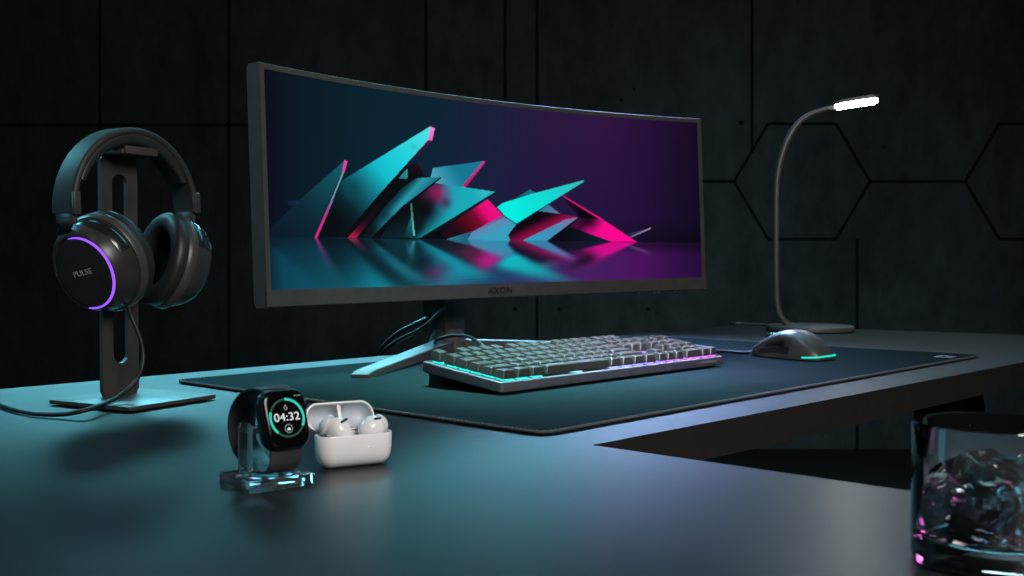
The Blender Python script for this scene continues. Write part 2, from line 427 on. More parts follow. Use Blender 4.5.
    P([(402, 208), (414, 203), (422, 238), (380, 238)], [(0, T(2, 3, 8)), (1, T(6, 40, 52))], (404, 210), (412, 238))
    P([(404, 236), (412, 214), (414, 238)], [(0, T(4, 40, 50)), (1, T(14, 90, 104))], (404, 236), (414, 228))
    P([(436, 183), (495, 191.8), (420, 238), (413.5, 238), (410.5, 205), (424, 192)],
      [(0, T(2, 4, 10)), (.4, T(8, 70, 82)), (.55, T(20, 160, 176)), (1, T(22, 170, 184))], (412, 208), (446, 224),
      [((436, 194), 12, T(168, 24, 92), .92), ((424, 210), 15, T(4, 2, 8), .97), ((416, 226), 11, T(3, 10, 16), .8), ((485, 192), 8, T(70, 205, 208), .5), ((446, 203), 5, T(60, 4, 40), .5)])
    P([(410.3, 204), (411.8, 203), (415, 236), (413.2, 236)], [(0, T(40, 120, 90)), (1, T(110, 190, 180))], (411, 204), (414, 236))
    P([(495.5, 191.8), (496, 193), (448, 226), (424, 239), (420, 238.5)], [(0, T(4, 16, 26)), (1, T(4, 8, 16))], (495, 192), (422, 238))
    P([(487.5, 199.3), (504, 217), (470, 233), (446, 238), (440, 236), (451, 223)], [(0, T(246, 10, 134)), (.3, T(225, 4, 118)), (.5, T(120, 2, 42)), (.8, T(70, 2, 20)), (1, T(30, 2, 14))], (496, 205), (458, 232))
    P([(445.5, 239.4), (472, 231.5), (470, 240)], [(0, T(40, 130, 150)), (1, T(26, 90, 120))], (446, 239), (471, 234))
    P([(467.5, 240.2), (472, 232), (502, 215.5), (517.5, 225), (508, 235), (511, 241.2)], [(0, T(100, 24, 90)), (.25, T(100, 130, 176)), (.6, T(58, 156, 190)), (1, T(52, 160, 190))], (488, 219), (498, 242))
    P([(514, 199), (529.7, 189.5), (538, 194)], [(0, T(14, 74, 96)), (1, T(34, 110, 126))], (515, 199), (530, 190))
    P([(538, 211), (548.4, 204.4), (560.5, 214.2)], [(0, T(40, 120, 150)), (1, T(110, 110, 160))], (540, 208), (560, 214))
    P([(508, 235), (517, 223.3), (537.5, 211), (560, 213.8), (578.3, 217.2), (546, 241.6), (510.5, 241.4)],
      [(0, T(6, 2, 8)), (.28, T(14, 2, 12)), (.48, T(112, 6, 52)), (.62, T(150, 10, 80)), (.8, T(60, 10, 40)), (1, T(40, 6, 30))], (532, 211), (548, 244))
    P([(521, 241.5), (546, 241.6), (578.3, 217.2), (566, 219.4)], [(0, T(40, 156, 190)), (.5, T(66, 140, 180)), (1, T(136, 110, 160))], (530, 241), (576, 218))
    P([(546, 241.6), (578.3, 219), (572, 226), (612, 241.6)], [(0, T(3, 5, 12)), (1, T(10, 26, 46))], (560, 230), (604, 242))
    P([(505, 216), (497, 207), (503, 203), (530, 194.5), (584, 180), (583.5, 182), (517, 223.6)], [(0, T(0, 236, 224)), (.5, T(14, 216, 210)), (1, T(50, 186, 182))], (512, 214), (582, 181))
    P([(583.5, 181.8), (584, 181.4), (540, 210), (517, 225), (516.5, 223.5)], [(0, T(6, 40, 50)), (1, T(10, 30, 50))], (583, 182), (517, 224))
    P([(561, 195.5), (563.5, 195.8), (603, 219.8), (590, 222), (581, 219)], [(0, T(40, 4, 40)), (.6, T(8, 2, 12)), (1, T(6, 2, 10))], (565, 198), (596, 220))
    P([(581, 218.5), (602, 219), (636.5, 241.8), (612, 241.8), (570, 226.6)], [(0, T(70, 4, 54)), (.2, T(190, 6, 110)), (.5, T(246, 4, 142)), (1, T(252, 0, 146))], (590, 216), (616, 236),
      [((590, 220), 8, T(20, 2, 16), .75), ((566, 226), 6, T(90, 20, 90), .6)])
    P([(561, 195.3), (563.4, 195.6), (603.5, 219.8), (601, 220.2)], [(0, T(200, 30, 110)), (1, T(240, 10, 140))], (562, 196), (602, 220))
    P([(624, 234.4), (650.5, 228), (631.5, 237.6)], [(0, T(20, 36, 70)), (1, T(70, 60, 100))], (626, 235), (648, 229))
    P([(630, 236.4), (650.5, 227.8), (650.5, 228.8), (632, 237.4)], [(0, T(90, 90, 130)), (1, T(190, 150, 180))], (630, 236), (650, 228))

    def scene_at(x, y):
        c = backdrop(x, y); cov = np.zeros(len(x))
        for pts, stops, a, b, blobs in polys:
            bb0, bb1 = pts.min(0), pts.max(0)
            idx = np.nonzero((x >= bb0[0]) & (x <= bb1[0]) & (y >= bb0[1]) & (y <= bb1[1]))[0]
            if len(idx) == 0: continue
            X, Y = x[idx], y[idx]; ins = np.zeros(len(idx), bool); m = len(pts)
            for i in range(m):
                x1, y1 = pts[i]; x2, y2 = pts[(i + 1) % m]
                if y1 == y2: continue
                cr = ((y1 > Y) != (y2 > Y)) & (X < (x2 - x1) * (Y - y1) / (y2 - y1) + x1)
                ins ^= cr
            idx = idx[ins]
            if len(idx) == 0: continue
            X, Y = x[idx], y[idx]; d = (b[0] - a[0], b[1] - a[1]); L2 = d[0] ** 2 + d[1] ** 2
            s = np.clip(((X - a[0]) * d[0] + (Y - a[1]) * d[1]) / L2, 0, 1)
            cc = lerp_stops(s, stops)
            for (bc, br, bcol, bs) in blobs:
                w = bs * np.exp(-((X - bc[0]) ** 2 + (Y - bc[1]) ** 2) / (br * br))[:, None]
                cc = cc * (1 - w) + np.array(bcol) * w
            c[idx] = cc; cov[idx] = 1
        return c, cov
    out, _ = scene_at(px, py)
    fl = np.nonzero(py > yh)[0]
    X, Y = px[fl], py[fl]; dep = Y - yh[fl]
    base = lerp_stops(X, [(262, (3, 20, 40)), (285, (4, 58, 74)), (330, (5, 66, 84)), (400, (8, 78, 96)), (470, (14, 70, 96)), (520, (36, 42, 84)), (580, (60, 26, 84)), (640, (62, 14, 80)), (700, (30, 6, 50))])
    near = np.clip(dep / 12, 0.25, 1)[:, None]
    base = base * (0.45 + 0.55 * near)
    acc = np.zeros((len(fl), 3)); cv = np.zeros(len(fl)); wt = 0
    for i in range(-4, 5):
        for j in range(-2, 3):
            w = math.exp(-(i * i) / 8 - (j * j) / 3)
            sp = 0.35 + dep * 0.11
            c, k = scene_at(X + i * sp * 0.62 + dep * 0.05, yh[fl] - dep * 1.32 + j * sp)
            acc += w * c * k[:, None]; cv += w * k; wt += w
    acc /= wt; cv = (cv / wt)[:, None]
    fade = np.clip(0.95 - dep / 160, 0.3, 1)[:, None]
    out[fl] = base * (1 - cv * 0.75) + acc * fade * 0.85 + base * 0.15
    return np.clip(out, 0, 255)

def monitor():
    yaw = MON['yaw']; tl = MON['tilt']; s = 1.0; cr, sr = math.cos(MON['roll']), math.sin(MON['roll'])
    t = thing('monitor', 'wide curved monitor showing teal and magenta shards on a purple-blue wallpaper', 'monitor', HUB, (0, 0, yaw))
    inv = local(t)
    W, H, Rc = MON['W'] * s, MON['H'] * s, MON['R'] * s
    cen = inv @ Vector((-0.0139, 1.63, DT + 0.0934))
    def S(u, v, d=0.0):
        """u -.5...5 across, v 0..1 up, d metres behind the front"""
        a = u * W / Rc; X = (Rc + d) * math.sin(a); N = Rc - (Rc + d) * math.cos(a); V = v * H
        Z = N * math.sin(tl) + V * math.cos(tl)
        return Vector((cen.x + X * cr - Z * sr, cen.y - (N * math.cos(tl) - V * math.sin(tl)), cen.z + X * sr + Z * cr))
    NU = 48
    us = [-.5 + i / NU for i in range(NU + 1)]
    # housing: rounded cross-section swept across the curve
    def strip(name, u0, u1, prof, m, par, n=NU, bev=None):
        bm = bmesh.new(); rings = []
        for i in range(n + 1):
            u = u0 + (u1 - u0) * i / n
            rings.append([S(u, v, d) for v, d in prof])
        loft(bm, rings); return obj(name, bm, m, par, ang=25)
    e = 0.0012 / H
    body = strip('housing', -.5, .5, [(e, 0.0008), (0, 0.0025), (0, 0.019), (0.02, 0.022), (0.98, 0.022), (1, 0.019), (1, 0.0025), (1 - e, 0.0008)], M['bezel'], t)
    # thicker electronics bulge on the back
    strip('rear_cover', -.22, .22, [(0.12, 0.021), (0.20, 0.048), (0.78, 0.048), (0.90, 0.021)], M['bezel'], t, 16)
    ml, mr, mt, mb = 0.0085, 0.0095, 0.026, 0.072
    fr = 0.0
    strip('bezel', -.5, .5, [(e, 0.001), (e, fr), (mb, fr), (mb, 0.001)], M['bezel'], t)
    strip('bezel', -.5, .5, [(1 - mt, 0.001), (1 - mt, fr), (1 - e, fr), (1 - e, 0.001)], M['bezel'], t)
    strip('bezel', -.5, -.5 + ml, [(mb, 0.001), (mb, fr), (1 - mt, fr), (1 - mt, 0.001)], M['bezel'], t, 2)
    strip('bezel', .5 - mr, .5, [(mb, 0.001), (mb, fr), (1 - mt, fr), (1 - mt, 0.001)], M['bezel'], t, 2)
    # end cap line where side meets the chin
    strip('end_cap', -.5002, -.4975, [(-0.004, 0.0006), (mb * .95, 0.0006), (mb * .95, 0.003), (-0.004, 0.003)], M['bezel_dark'], t, 1)
    # screen
    nu, nv = 760, 300
    U = np.linspace(-.5 + ml, .5 - mr, nu + 1); V = np.linspace(mb, 1 - mt, nv + 1)
    uu, vv = np.meshgrid(U, V); uu = uu.ravel(); vv = vv.ravel()
    d = 0.0006
    a = uu * W / Rc; X = (Rc + d) * np.sin(a); N = Rc - (Rc + d) * np.cos(a); VV = vv * H
    ZZ = N * math.sin(tl) + VV * math.cos(tl)
    lx = cen.x + X * cr - ZZ * sr; ly = cen.y - (N * math.cos(tl) - VV * math.sin(tl)); lz = cen.z + X * sr + ZZ * cr
    wx = HUB.x + lx * math.cos(yaw) - ly * math.sin(yaw); wy = HUB.y + lx * math.sin(yaw) + ly * math.cos(yaw); wz = HUB.z + lz - DT - CAM_H
    zc = wy * math.cos(TH) - wz * math.sin(TH); yc = wy * math.sin(TH) + wz * math.cos(TH)
    px = 512 + F_PX * wx / zc; py = 288 - F_PX * yc / zc
    col = paint_screen(px, py) / 255.0
    lin = np.where(col <= 0.04045, col / 12.92, ((col + 0.055) / 1.055) ** 2.4)
    me = bpy.data.meshes.new('screen')
    idx = np.arange((nu + 1) * (nv + 1)).reshape(nv + 1, nu + 1)
    quads = np.stack([idx[:-1, :-1], idx[:-1, 1:], idx[1:, 1:], idx[1:, :-1]], -1).reshape(-1, 4)
    nvts, nf = len(lx), len(quads)
    me.vertices.add(nvts); me.vertices.foreach_set('co', np.stack([lx, ly, lz], -1).ravel())
    me.loops.add(nf * 4); me.loops.foreach_set('vertex_index', quads.ravel().astype(np.int32))
    me.polygons.add(nf); me.polygons.foreach_set('loop_start', (np.arange(nf) * 4).astype(np.int32))
    me.update(calc_edges=True)
    at = me.color_attributes.new('picture', 'FLOAT_COLOR', 'POINT')
    at.data.foreach_set('color', np.concatenate([lin, np.ones((nvts, 1))], 1).astype(np.float32).ravel())
    m = bpy.data.materials.new('screen_picture'); m.use_nodes = True
    nt = m.node_tree; bs = nt.nodes['Principled BSDF']
    an = nt.nodes.new('ShaderNodeAttribute'); an.attribute_name = 'picture'
    nt.links.new(an.outputs['Color'], bs.inputs['Emission Color']); bs.inputs['Emission Strength'].default_value = 1.0
    bs.inputs['Base Color'].default_value = (0.002, 0.002, 0.002, 1); bs.inputs['Roughness'].default_value = 0.5
    bs.inputs['Specular IOR Level'].default_value = 0.1
    m.cycles.emission_sampling = 'NONE' if False else 'AUTO'
    link('screen', me, m, t, smooth=True, ang=60)
    # name on the chin
    ctr = S(-0.005, 0.036, -0.0006); q = S(0.02, 0.036, -0.0006) - S(-0.03, 0.036, -0.0006)
    az = math.atan2(q.y, q.x)
    text('lettering', 'AXON', 0.0132, M['letter_dark'], t, Matrix.Translation(ctr) @ Matrix.Rotation(az, 4, 'Z') @ FACE, 0.0003, 1.12, 1.18)
    # little buttons under the right end of the chin
    for u in (0.335, 0.375, 0.385, 0.425):
        bm = bmesh.new(); p = S(u, -0.004, 0.006); box(bm, p, (0.008, 0.006, 0.004), 0.0008, 1); obj('button', bm, M['bezel'], t)
    # stand: neck in two telescoping columns, hub, two legs
    nx0 = 0.0
    bm = bmesh.new(); box(bm, (0.0, 0.0, 0.115), (0.040, 0.036, 0.20), 0.003, 2)
    bm2 = bmesh.new(); box(bm2, (-0.004, 0.008, 0.155), (0.050, 0.040, 0.190), 0.003, 2)
    obj('neck', bm, M['stand'], t); obj('neck_sleeve', bm2, M['stand'], t)
    bm = bmesh.new(); y1 = cen.y + 0.02
    box(bm, (0, (y1 + 0.0) / 2 + 0.0, 0.215), (0.06, abs(y1) + 0.02, 0.05), 0.004, 2); obj('mount', bm, M['stand'], t)
    bm = bmesh.new(); lathe(bm, [(0, 0.0), (0.032, 0.0), (0.033, 0.004), (0.031, 0.018), (0.026, 0.032), (0.022, 0.042), (0, 0.042)], 40)
    obj('hub', bm, M['stand'], t)
    z0 = MAT_T
    for tip in (inv @ G(360, 376.5, 0.006), None):
        if tip is None: tip = Vector((-lt.x, lt.y, lt.z))
        else: lt = tip.copy()
        h = Vector((0, 0, 0)); dv = Vector((tip.x, tip.y, 0)); Ld = dv.length; dv.normalize(); sv = Vector((-dv.y, dv.x, 0))
        rings = []
        for f, w, zt, zb in ((-0.03, 0.017, 0.026, 0.008), (0.0, 0.018, 0.026, 0.008), (0.30, 0.015, 0.0215, 0.0075), (0.94, 0.0125, 0.0125, z0), (0.985, 0.0122, 0.0105, z0), (1.0, 0.0115, 0.0085, z0)):
            c = dv * Ld * f; b = 0.0012
            rings.append([c + sv * w + Vector((0, 0, zb)), c + sv * w + Vector((0, 0, zt - b)), c + sv * (w - b) + Vector((0, 0, zt)),
                          c - sv * (w - b) + Vector((0, 0, zt)), c - sv * w + Vector((0, 0, zt - b)), c - sv * w + Vector((0, 0, zb))])
        bm = bmesh.new(); loft(bm, rings); obj('leg', bm, M['stand'], t, ang=25)
monitor()

def cable_obj(name, pts, rad, label, sub=8, m='cable'):
    base = Vector(pts[0]); bm = bmesh.new()
    tube(bm, catmull([Vector(p) - base for p in pts], sub), rad, 8)
    o = obj(name, bm, M[m], None, ang=80); o.location = base
    if label: tag(o, label, 'cable')
    return o
cable_obj('monitor_cable', [Q(446, 306, 1.70), Q(439, 313, 1.665), Q(430, 322, 1.655), Q(421, 329, 1.66), Q(403, 338, 1.69), Q(390, 346, 1.73), Q(383, 352, 1.76), Q(380, 362, 1.78), Q(379, 400, 1.79)], 0.0032,
          'black cable crossing the front of the monitor neck, lower of two drooping behind the desk')
cable_obj('monitor_cable', [Q(446, 300, 1.80), Q(430, 316, 1.80), Q(419, 322, 1.79), Q(401, 331, 1.78), Q(388, 341, 1.78), Q(381, 350, 1.79), Q(377.5, 362, 1.80), Q(376, 400, 1.81)], 0.0032,
          'black cable leaving the back of the monitor neck, upper of two drooping behind the desk')

# ------------------------------------------------------------------ keyboard
def keyboard():
    o = G(501, 396, MAT_T); e = G(722, 366.5, MAT_T); d = e - o; KW = d.length; KD = 0.128
    rz = math.atan2(d.y, d.x)
    tilt = R(6.8)
    t = thing('keyboard', 'full-size grey mechanical keyboard with teal to magenta key lighting on the mat', 'keyboard', o, (0, 0, rz))
    T = Matrix.Translation((0, 0, 0.0022)) @ Matrix.Rotation(tilt, 4, 'X')
    CH = 0.0125
    # case: outer block with a shallow well
    bm = bmesh.new()
    out = rrect(KW, KD, 0.004, 4, KW / 2, KD / 2); inn = rrect(KW - 0.006, KD - 0.005, 0.003, 4, KW / 2, KD / 2)
    def off(p, k): return rrect(KW - 2 * k, KD - 2 * k, 0.004, 4, KW / 2, KD / 2)
    rings = [[(x, y, 0.0008) for x, y in off(0, 0.0008)], [(x, y, 0.002) for x, y in out], [(x, y, CH - 0.001) for x, y in out], [(x, y, CH) for x, y in off(0, 0.001)],
             [(x, y, CH) for x, y in inn], [(x, y, CH - 0.0022) for x, y in inn]]
    loft(bm, rings); xform(bm, T); obj('case', bm, M['kb'], t)
    bm = bmesh.new(); box(bm, (KW / 2, KD / 2, CH - 0.0017), (KW - 0.0066, KD - 0.0056, 0.0012)); xform(bm, T); obj('switch_plate', bm, M['kb_plate'], t, smooth=False)
    # dark under-body and feet
    bm = bmesh.new(); box(bm, (KW / 2, KD / 2 + 0.002, -0.0006), (KW - 0.012, KD - 0.008, 0.003), 0.0008, 1); xform(bm, T); obj('bottom_tray', bm, M['kb_dark'], t)
    for x in (0.030, KW - 0.035):
        bm = bmesh.new(); zt = 0.0022 + math.sin(tilt) * (KD - 0.014)
        a = [(x - 0.022, KD - 0.030), (x + 0.022, KD - 0.030), (x + 0.022, KD - 0.006), (x - 0.022, KD - 0.006)]
        loft(bm, [[(p, q, 0.0003) for p, q in a], [(p, q, 0.0022 + math.tan(tilt) * q - 0.0005) for p, q in a]]); obj('foot', bm, M['kb_dark'], t, smooth=False)
        bm = bmesh.new(); box(bm, (x, 0.008, 0.0012), (0.03, 0.008, 0.0022), 0.0005, 1); obj('foot', bm, M['kb_dark'], t)
    # small screw hole on the left end
    bm = bmesh.new(); lathe(bm, [(0, 0), (0.0011, 0), (0.0011, 0.0004), (0, 0.0004)], 16); xform(bm, T @ Matrix.Translation((0.0002, 0.016, 0.0066)) @ rot4('Y', -90)); obj('screw_hole', bm, M['slot'], t)
    # faint maker's marks on the right end of the front face
    bm = bmesh.new(); x = KW - 0.052
    for k in range(9):
        w = (0.0032, 0.0026, 0.0036)[k % 3]
        box(bm, (x, -0.0001, 0.0072), (w, 0.0004, (0.0022, 0.0016, 0.0026)[(k * 2) % 3])); x += w + 0.0013
    xform(bm, T); obj('maker_mark', bm, M['letter_grey'], t, smooth=False)
    U = (KW - 0.012) / 22.5; UY = (KD - 0.007) / 6.25
    x0 = 0.006; yb = KD - 0.0035
    keys = []
    def row(r, y, xs):
        for x, w, *nm in xs: keys.append((r, x, y, w, 1, nm[0] if nm else 'keycap'))
    r0 = [(0, 1)] + [(2 + i, 1) for i in range(4)] + [(6.5 + i, 1) for i in range(4)] + [(11 + i, 1) for i in range(4)] + [(15.25 + i, 1) for i in range(3)]
    row(0, 0, r0)
    row(1, 1.25, [(i, 1) for i in range(13)] + [(13, 2, 'backspace_key')] + [(15.25 + i, 1) for i in range(3)] + [(18.5 + i, 1) for i in range(4)])
    row(2, 2.25, [(0, 1.5)] + [(1.5 + i, 1) for i in range(12)] + [(13.5, 1.5)] + [(15.25 + i, 1) for i in range(3)] + [(18.5 + i, 1) for i in range(3)])
    row(3, 3.25, [(0, 1.75)] + [(1.75 + i, 1) for i in range(11)] + [(12.75, 2.25, 'enter_key')] + [(18.5 + i, 1) for i in range(3)])
    row(4, 4.25, [(0, 2.25, 'shift_key')] + [(2.25 + i, 1) for i in range(10)] + [(12.25, 2.75, 'shift_key'), (16.25, 1)] + [(18.5 + i, 1) for i in range(3)])
    row(5, 5.25, [(0, 1.25), (1.25, 1.25), (2.5, 1.25), (3.75, 6.25, 'spacebar'), (10, 1.25), (11.25, 1.25), (12.5, 1.25), (13.75, 1.25)] + [(15.25 + i, 1) for i in range(3)] + [(18.5, 2), (20.5, 1), (21.5, 1)])
    keys.append((2, 21.5, 2.25, 1, 2, 'keycap')); 
    keys = [k for k in keys if not (k[0] == 5 and k[1] == 21.5)]
    keys.append((4, 21.5, 4.25, 1, 2, 'enter_key'))
    lift = [0.0030] * 6; hgt = [0.0112, 0.0110, 0.0098, 0.0090, 0.0086, 0.0086]; lean = [-5, -5, -2, 0, 3, 4]
    cache = {}
    bl = bmesh.new()
    for r, kx, ky, w, h, nm in keys:
        wx = w * U - 0.0021; wy = h * UY - 0.0021
        key = (r, w, h)
        cx = x0 + (kx + w / 2) * U; cy = yb - (ky + h / 2) * UY; zb = CH - 0.0012 + lift[r]
        if key not in cache:
            bm = bmesh.new(); H_ = hgt[r]; tp = 0.0046
            rings = []
            for (sx, sy, z, dy) in ((wx, wy, 0, 0), (wx - 0.0006, wy - 0.0006, H_ * 0.22, 0), (wx - tp + 0.0006, wy - tp * 0.8 + 0.0006, H_ * 0.92, 0.0004), (wx - tp - 0.0006, wy - tp * 0.8 - 0.0006, H_, 0.0004)):
                rad = 0.0012 if z < H_ * 0.9 else 0.0018
                ring = []
                for (px, py) in rrect(sx, sy, rad, 3):
                    zz = z + (math.tan(R(lean[r])) * -(py) if z > H_ * 0.5 else 0)
                    ring.append((px, py + dy, zz))
                rings.append(ring)
            # dished top
            top = rings[-1]
            rings.append([(p[0] * 0.55, p[1] * 0.55, H_ - 0.0006 + math.tan(R(lean[r])) * -(p[1] * 0.55)) for p in top])
            loft(bm, rings); bmesh.ops.recalc_face_normals(bm, faces=bm.faces[:])
            me = bpy.data.meshes.new(nm); bm.to_mesh(me); bm.free(); me.materials.append(M['key'])
            cache[key] = me
        ko = bpy.data.objects.new(nm, cache[key]); COL.objects.link(ko); ko.parent = t
        ko.matrix_local = T @ Matrix.Translation((cx, cy, zb))
        # light pads under each key
        nl = max(1, int(round(w)))
        if nm == 'spacebar': pads = [(0, 0.0125)]
        else: pads = [((i - (nl - 1) / 2) * (wx / nl), wx / nl - 0.0085) for i in range(nl)]
        for (ox, pw) in pads:
            box(bl, (cx + ox, cy - 0.0006, CH - 0.0002), (pw, wy - 0.0026, 0.0018))
    xform(bl, T); obj('backlight', bl, M['backlight'], t, smooth=False)
    # cable arching from the back towards the monitor stand
    inv = local(t)
    P = [Vector((0.135, KD - 0.002, 0.018)), Vector((0.130, KD + 0.02, 0.034)), inv @ Q(472, 338, 1.50), inv @ Q(459, 335.6, 1.56), inv @ Q(446, 337, 1.60), inv @ Q(436, 341, 1.63), inv @ G(432, 350, 0.003), inv @ G(440, 353.5, 0.003)]
    P = P[:1] + P[1:2] + P[2:]
    bm = bmesh.new(); tube(bm, catmull(P, 8), 0.0024, 8); obj('cable', bm, M['cable'], t, ang=80)
keyboard()

# ------------------------------------------------------------------ mouse
def mouse():
    fx, fy = -0.62, 0.785
    rz = math.atan2(fy, fx) - PI / 2            # local +y = towards the nose
    c = G(792, 357.5, MAT_T)
    t = thing('computer_mouse', 'dark grey computer mouse with teal tail light on the right of the mat', 'mouse', c, (0, 0, rz))
    Lh = 0.062
    def sec(s):
        """s 0 tail .. 1 nose -> y, half width, height"""
        y = -Lh + 2 * Lh * s
        w = 0.0355 * max(0.0, 1 - abs(2 * s - 0.90) ** 2.6 / (1.0 if s < 0.45 else 1.75)) ** 0.5
        w *= 1 - 0.10 * math.exp(-((s - 0.60) / 0.16) ** 2)
        h = 0.011 + 0.0315 * math.sin(PI / 2 * min(1, s / 0.44)) ** 0.85 if s < 0.44 else 0.0135 + 0.029 * math.cos(PI / 2 * (s - 0.44) / 0.56) ** 1.05
        return y, max(w, 0.006), max(h, 0.008)
    def pt(s, a, off=0.0, z0=0.0012):
        """a 0 (right edge) .. 1 (left edge) over the top"""
        y, w, h = sec(s); an = PI * a; ca, sa = math.cos(an), math.sin(an)
        x = w * (abs(ca) ** 0.80) * (1 if ca > 0 else -1); z = z0 + (h - z0) * (sa ** 0.80)
        # thumb hollow on the left flank
        k = math.exp(-((s - 0.52) / 0.22) ** 2) * math.exp(-((a - 0.90) / 0.10) ** 2) * 0.006
        n = Vector((x / (w * w), 0, z / (h * h))).normalized()
        return Vector((x + k, y, z)) + n * off
    NS, NA = 44, 40
    bm = bmesh.new(); rings = []
    for i in range(NS + 1):
        s = 0.004 + 0.992 * i / NS; rings.append([pt(s, j / NA) for j in range(NA + 1)])
    loft(bm, rings); obj('shell', bm, M['mouse'], t, ang=60)
    def patch(name, s0, s1, a0, a1, off, m, th=0.0012, n=14):
        bm = bmesh.new()
        top = [[bm.verts.new(pt(s0 + (s1 - s0) * i / n, a0 + (a1 - a0) * j / n, off)) for j in range(n + 1)] for i in range(n + 1)]
        bot = [[bm.verts.new(pt(s0 + (s1 - s0) * i / n, a0 + (a1 - a0) * j / n, off - th)) for j in range(n + 1)] for i in range(n + 1)]
        for i in range(n):
            for j in range(n):
                bm.faces.new((top[i][j], top[i + 1][j], top[i + 1][j + 1], top[i][j + 1])); bm.faces.new((bot[i][j], bot[i][j + 1], bot[i + 1][j + 1], bot[i + 1][j]))
        for i in range(n):
            for (A, B) in ((0, 0), (n, n)):
                bm.faces.new((top[i][A], top[i + 1][A], bot[i + 1][A], bot[i][A])); bm.faces.new((top[A][i], top[A][i + 1], bot[A][i + 1], bot[A][i]))
        return obj(name, bm, m, t, ang=50)
    patch('click_button', 0.56, 0.985, 0.20, 0.478, 0.0007, M['mouse']); patch('click_button', 0.56, 0.985, 0.522, 0.80, 0.0007, M['mouse'])
    patch('side_button', 0.44, 0.575, 0.835, 0.885, 0.0012, M['mouse_dark']); patch('side_button', 0.585, 0.72, 0.835, 0.885, 0.0012, M['mouse_dark'])
    patch('thumb_grip', 0.36, 0.80, 0.90, 0.965, 0.0004, M['mouse_dark'])
    y, w, h = sec(0.80)
    bm = bmesh.new(); lathe(bm, [(0, -0.004), (0.0095, -0.004), (0.011, -0.0025), (0.011, 0.0025), (0.0095, 0.004), (0, 0.004)], 28); xform(bm, Matrix.Translation((0, y, h - 0.004)) @ rot4('Y', 90)); obj('scroll_wheel', bm, M['chrome'], t)
    # light line round the tail
    P = [pt(s, 0.985, 0.0006) + Vector((0, 0, 0.0016)) for s in (0.17, 0.12, 0.08, 0.045, 0.02)] + [pt(0.006, a, 0.0008) * 1.0 for a in (0.93, 0.8, 0.65, 0.5, 0.35, 0.2, 0.07)]
    for p in P: p.z = 0.0050
    P = [Vector((p.x * 1.02, p.y - 0.0006, 0.0045 + 0.0025 * (i / len(P)))) for i, p in enumerate(P)] + [Vector((pt(s, 0.015).x * 1.02, pt(s, 0.015).y, 0.0066)) for s in (0.02, 0.05, 0.09)]
    bm = bmesh.new(); tube(bm, catmull(P, 5), 0.0013, 8); obj('tail_light', bm, M['teal_led'], t, ang=80)
    inv = local(t)
    bm = bmesh.new(); P = [Vector((0, Lh - 0.004, 0.006)), Vector((-0.004, Lh + 0.01, 0.004)), inv @ G(744, 352.8, MAT_T + 0.003), inv @ G(728, 351.5, MAT_T + 0.003), inv @ G(708, 350.5, MAT_T + 0.003), inv @ G(680, 347, MAT_T + 0.003), inv @ G(640, 345, MAT_T + 0.003)]
    tube(bm, catmull(P, 8), 0.0022, 8); obj('cable', bm, M['cable'], t, ang=80)
mouse()

# ------------------------------------------------------------------ lamp
def lamp():
    c = G(810, 331); Y = c.y
    t = thing('desk_lamp', 'slim grey gooseneck desk lamp with lit white bar head, right of monitor', 'lamp', c)
    inv = local(t)
    bm = bmesh.new(); lathe(bm, [(0, 0.0), (0.084, 0.0), (0.0885, 0.002), (0.0895, 0.006), (0.0885, 0.0105), (0.086, 0.012), (0, 0.012)], 72); obj('base', bm, M['lamp_base'], t)
    P = [Q(794, 326.5, Y), Q(787, 324, Y), Q(780, 315, Y), Q(777, 303, Y), Q(776.3, 285, Y), Q(776, 250, Y), Q(776, 215, Y), Q(776.2, 192, Y), Q(777.5, 174, Y), Q(781.5, 156, Y), Q(787.5, 139.5, Y), Q(796, 125.5, Y), Q(807, 116, Y), Q(820, 110.5, Y), Q(836, 107.0, Y)]
    P = [inv @ p for p in P]; bm = bmesh.new(); tube(bm, catmull(P, 8), lambda s: 0.0068 - 0.0014 * s, 14); obj('gooseneck', bm, M['lamp'], t, ang=80)
    a, b = inv @ Q(833, 106.0, Y), inv @ Q(879, 98.5, Y - 0.02); d = (b - a); L = d.length; d.normalize()
    up = Vector((0, 0, 1)); s = d.cross(up).normalized(); n = s.cross(d).normalized()
    roll = R(-9); s2 = s * math.cos(roll) - n * math.sin(roll); n2 = n * math.cos(roll) + s * math.sin(roll)
    fm = Matrix((d, -s2, n2)).transposed().to_4x4(); fm.translation = (a + b) / 2
    if fm.to_3x3().determinant() < 0: fm = Matrix((d, s2, n2)).transposed().to_4x4(); fm.translation = (a + b) / 2
    bm = bmesh.new(); prism(bm, rrect(L, 0.032, 0.0155, 10), -0.001, 0.006, 0.002, 3); xform(bm, fm); obj('head', bm, M['lamp'], t)
    bm = bmesh.new(); prism(bm, rrect(L - 0.006, 0.027, 0.013, 10), -0.0062, -0.001, 0.0022, 3); xform(bm, fm); obj('light_panel', bm, M['lamp_led'], t)
    P = [G(776, 326.5, 0.005), G(768, 325.2, 0.003), G(755, 324.2, 0.003), G(742, 323.6, 0.003), G(735, 323.4, 0.003), Q(731, 323.6, 2.56), Q(729, 330, 2.57), Q(728.5, 350, 2.57)]
    bm = bmesh.new(); tube(bm, catmull([inv @ p for p in P], 8), 0.0028, 8); obj('cable', bm, M['lamp_base'], t, ang=80)
lamp()
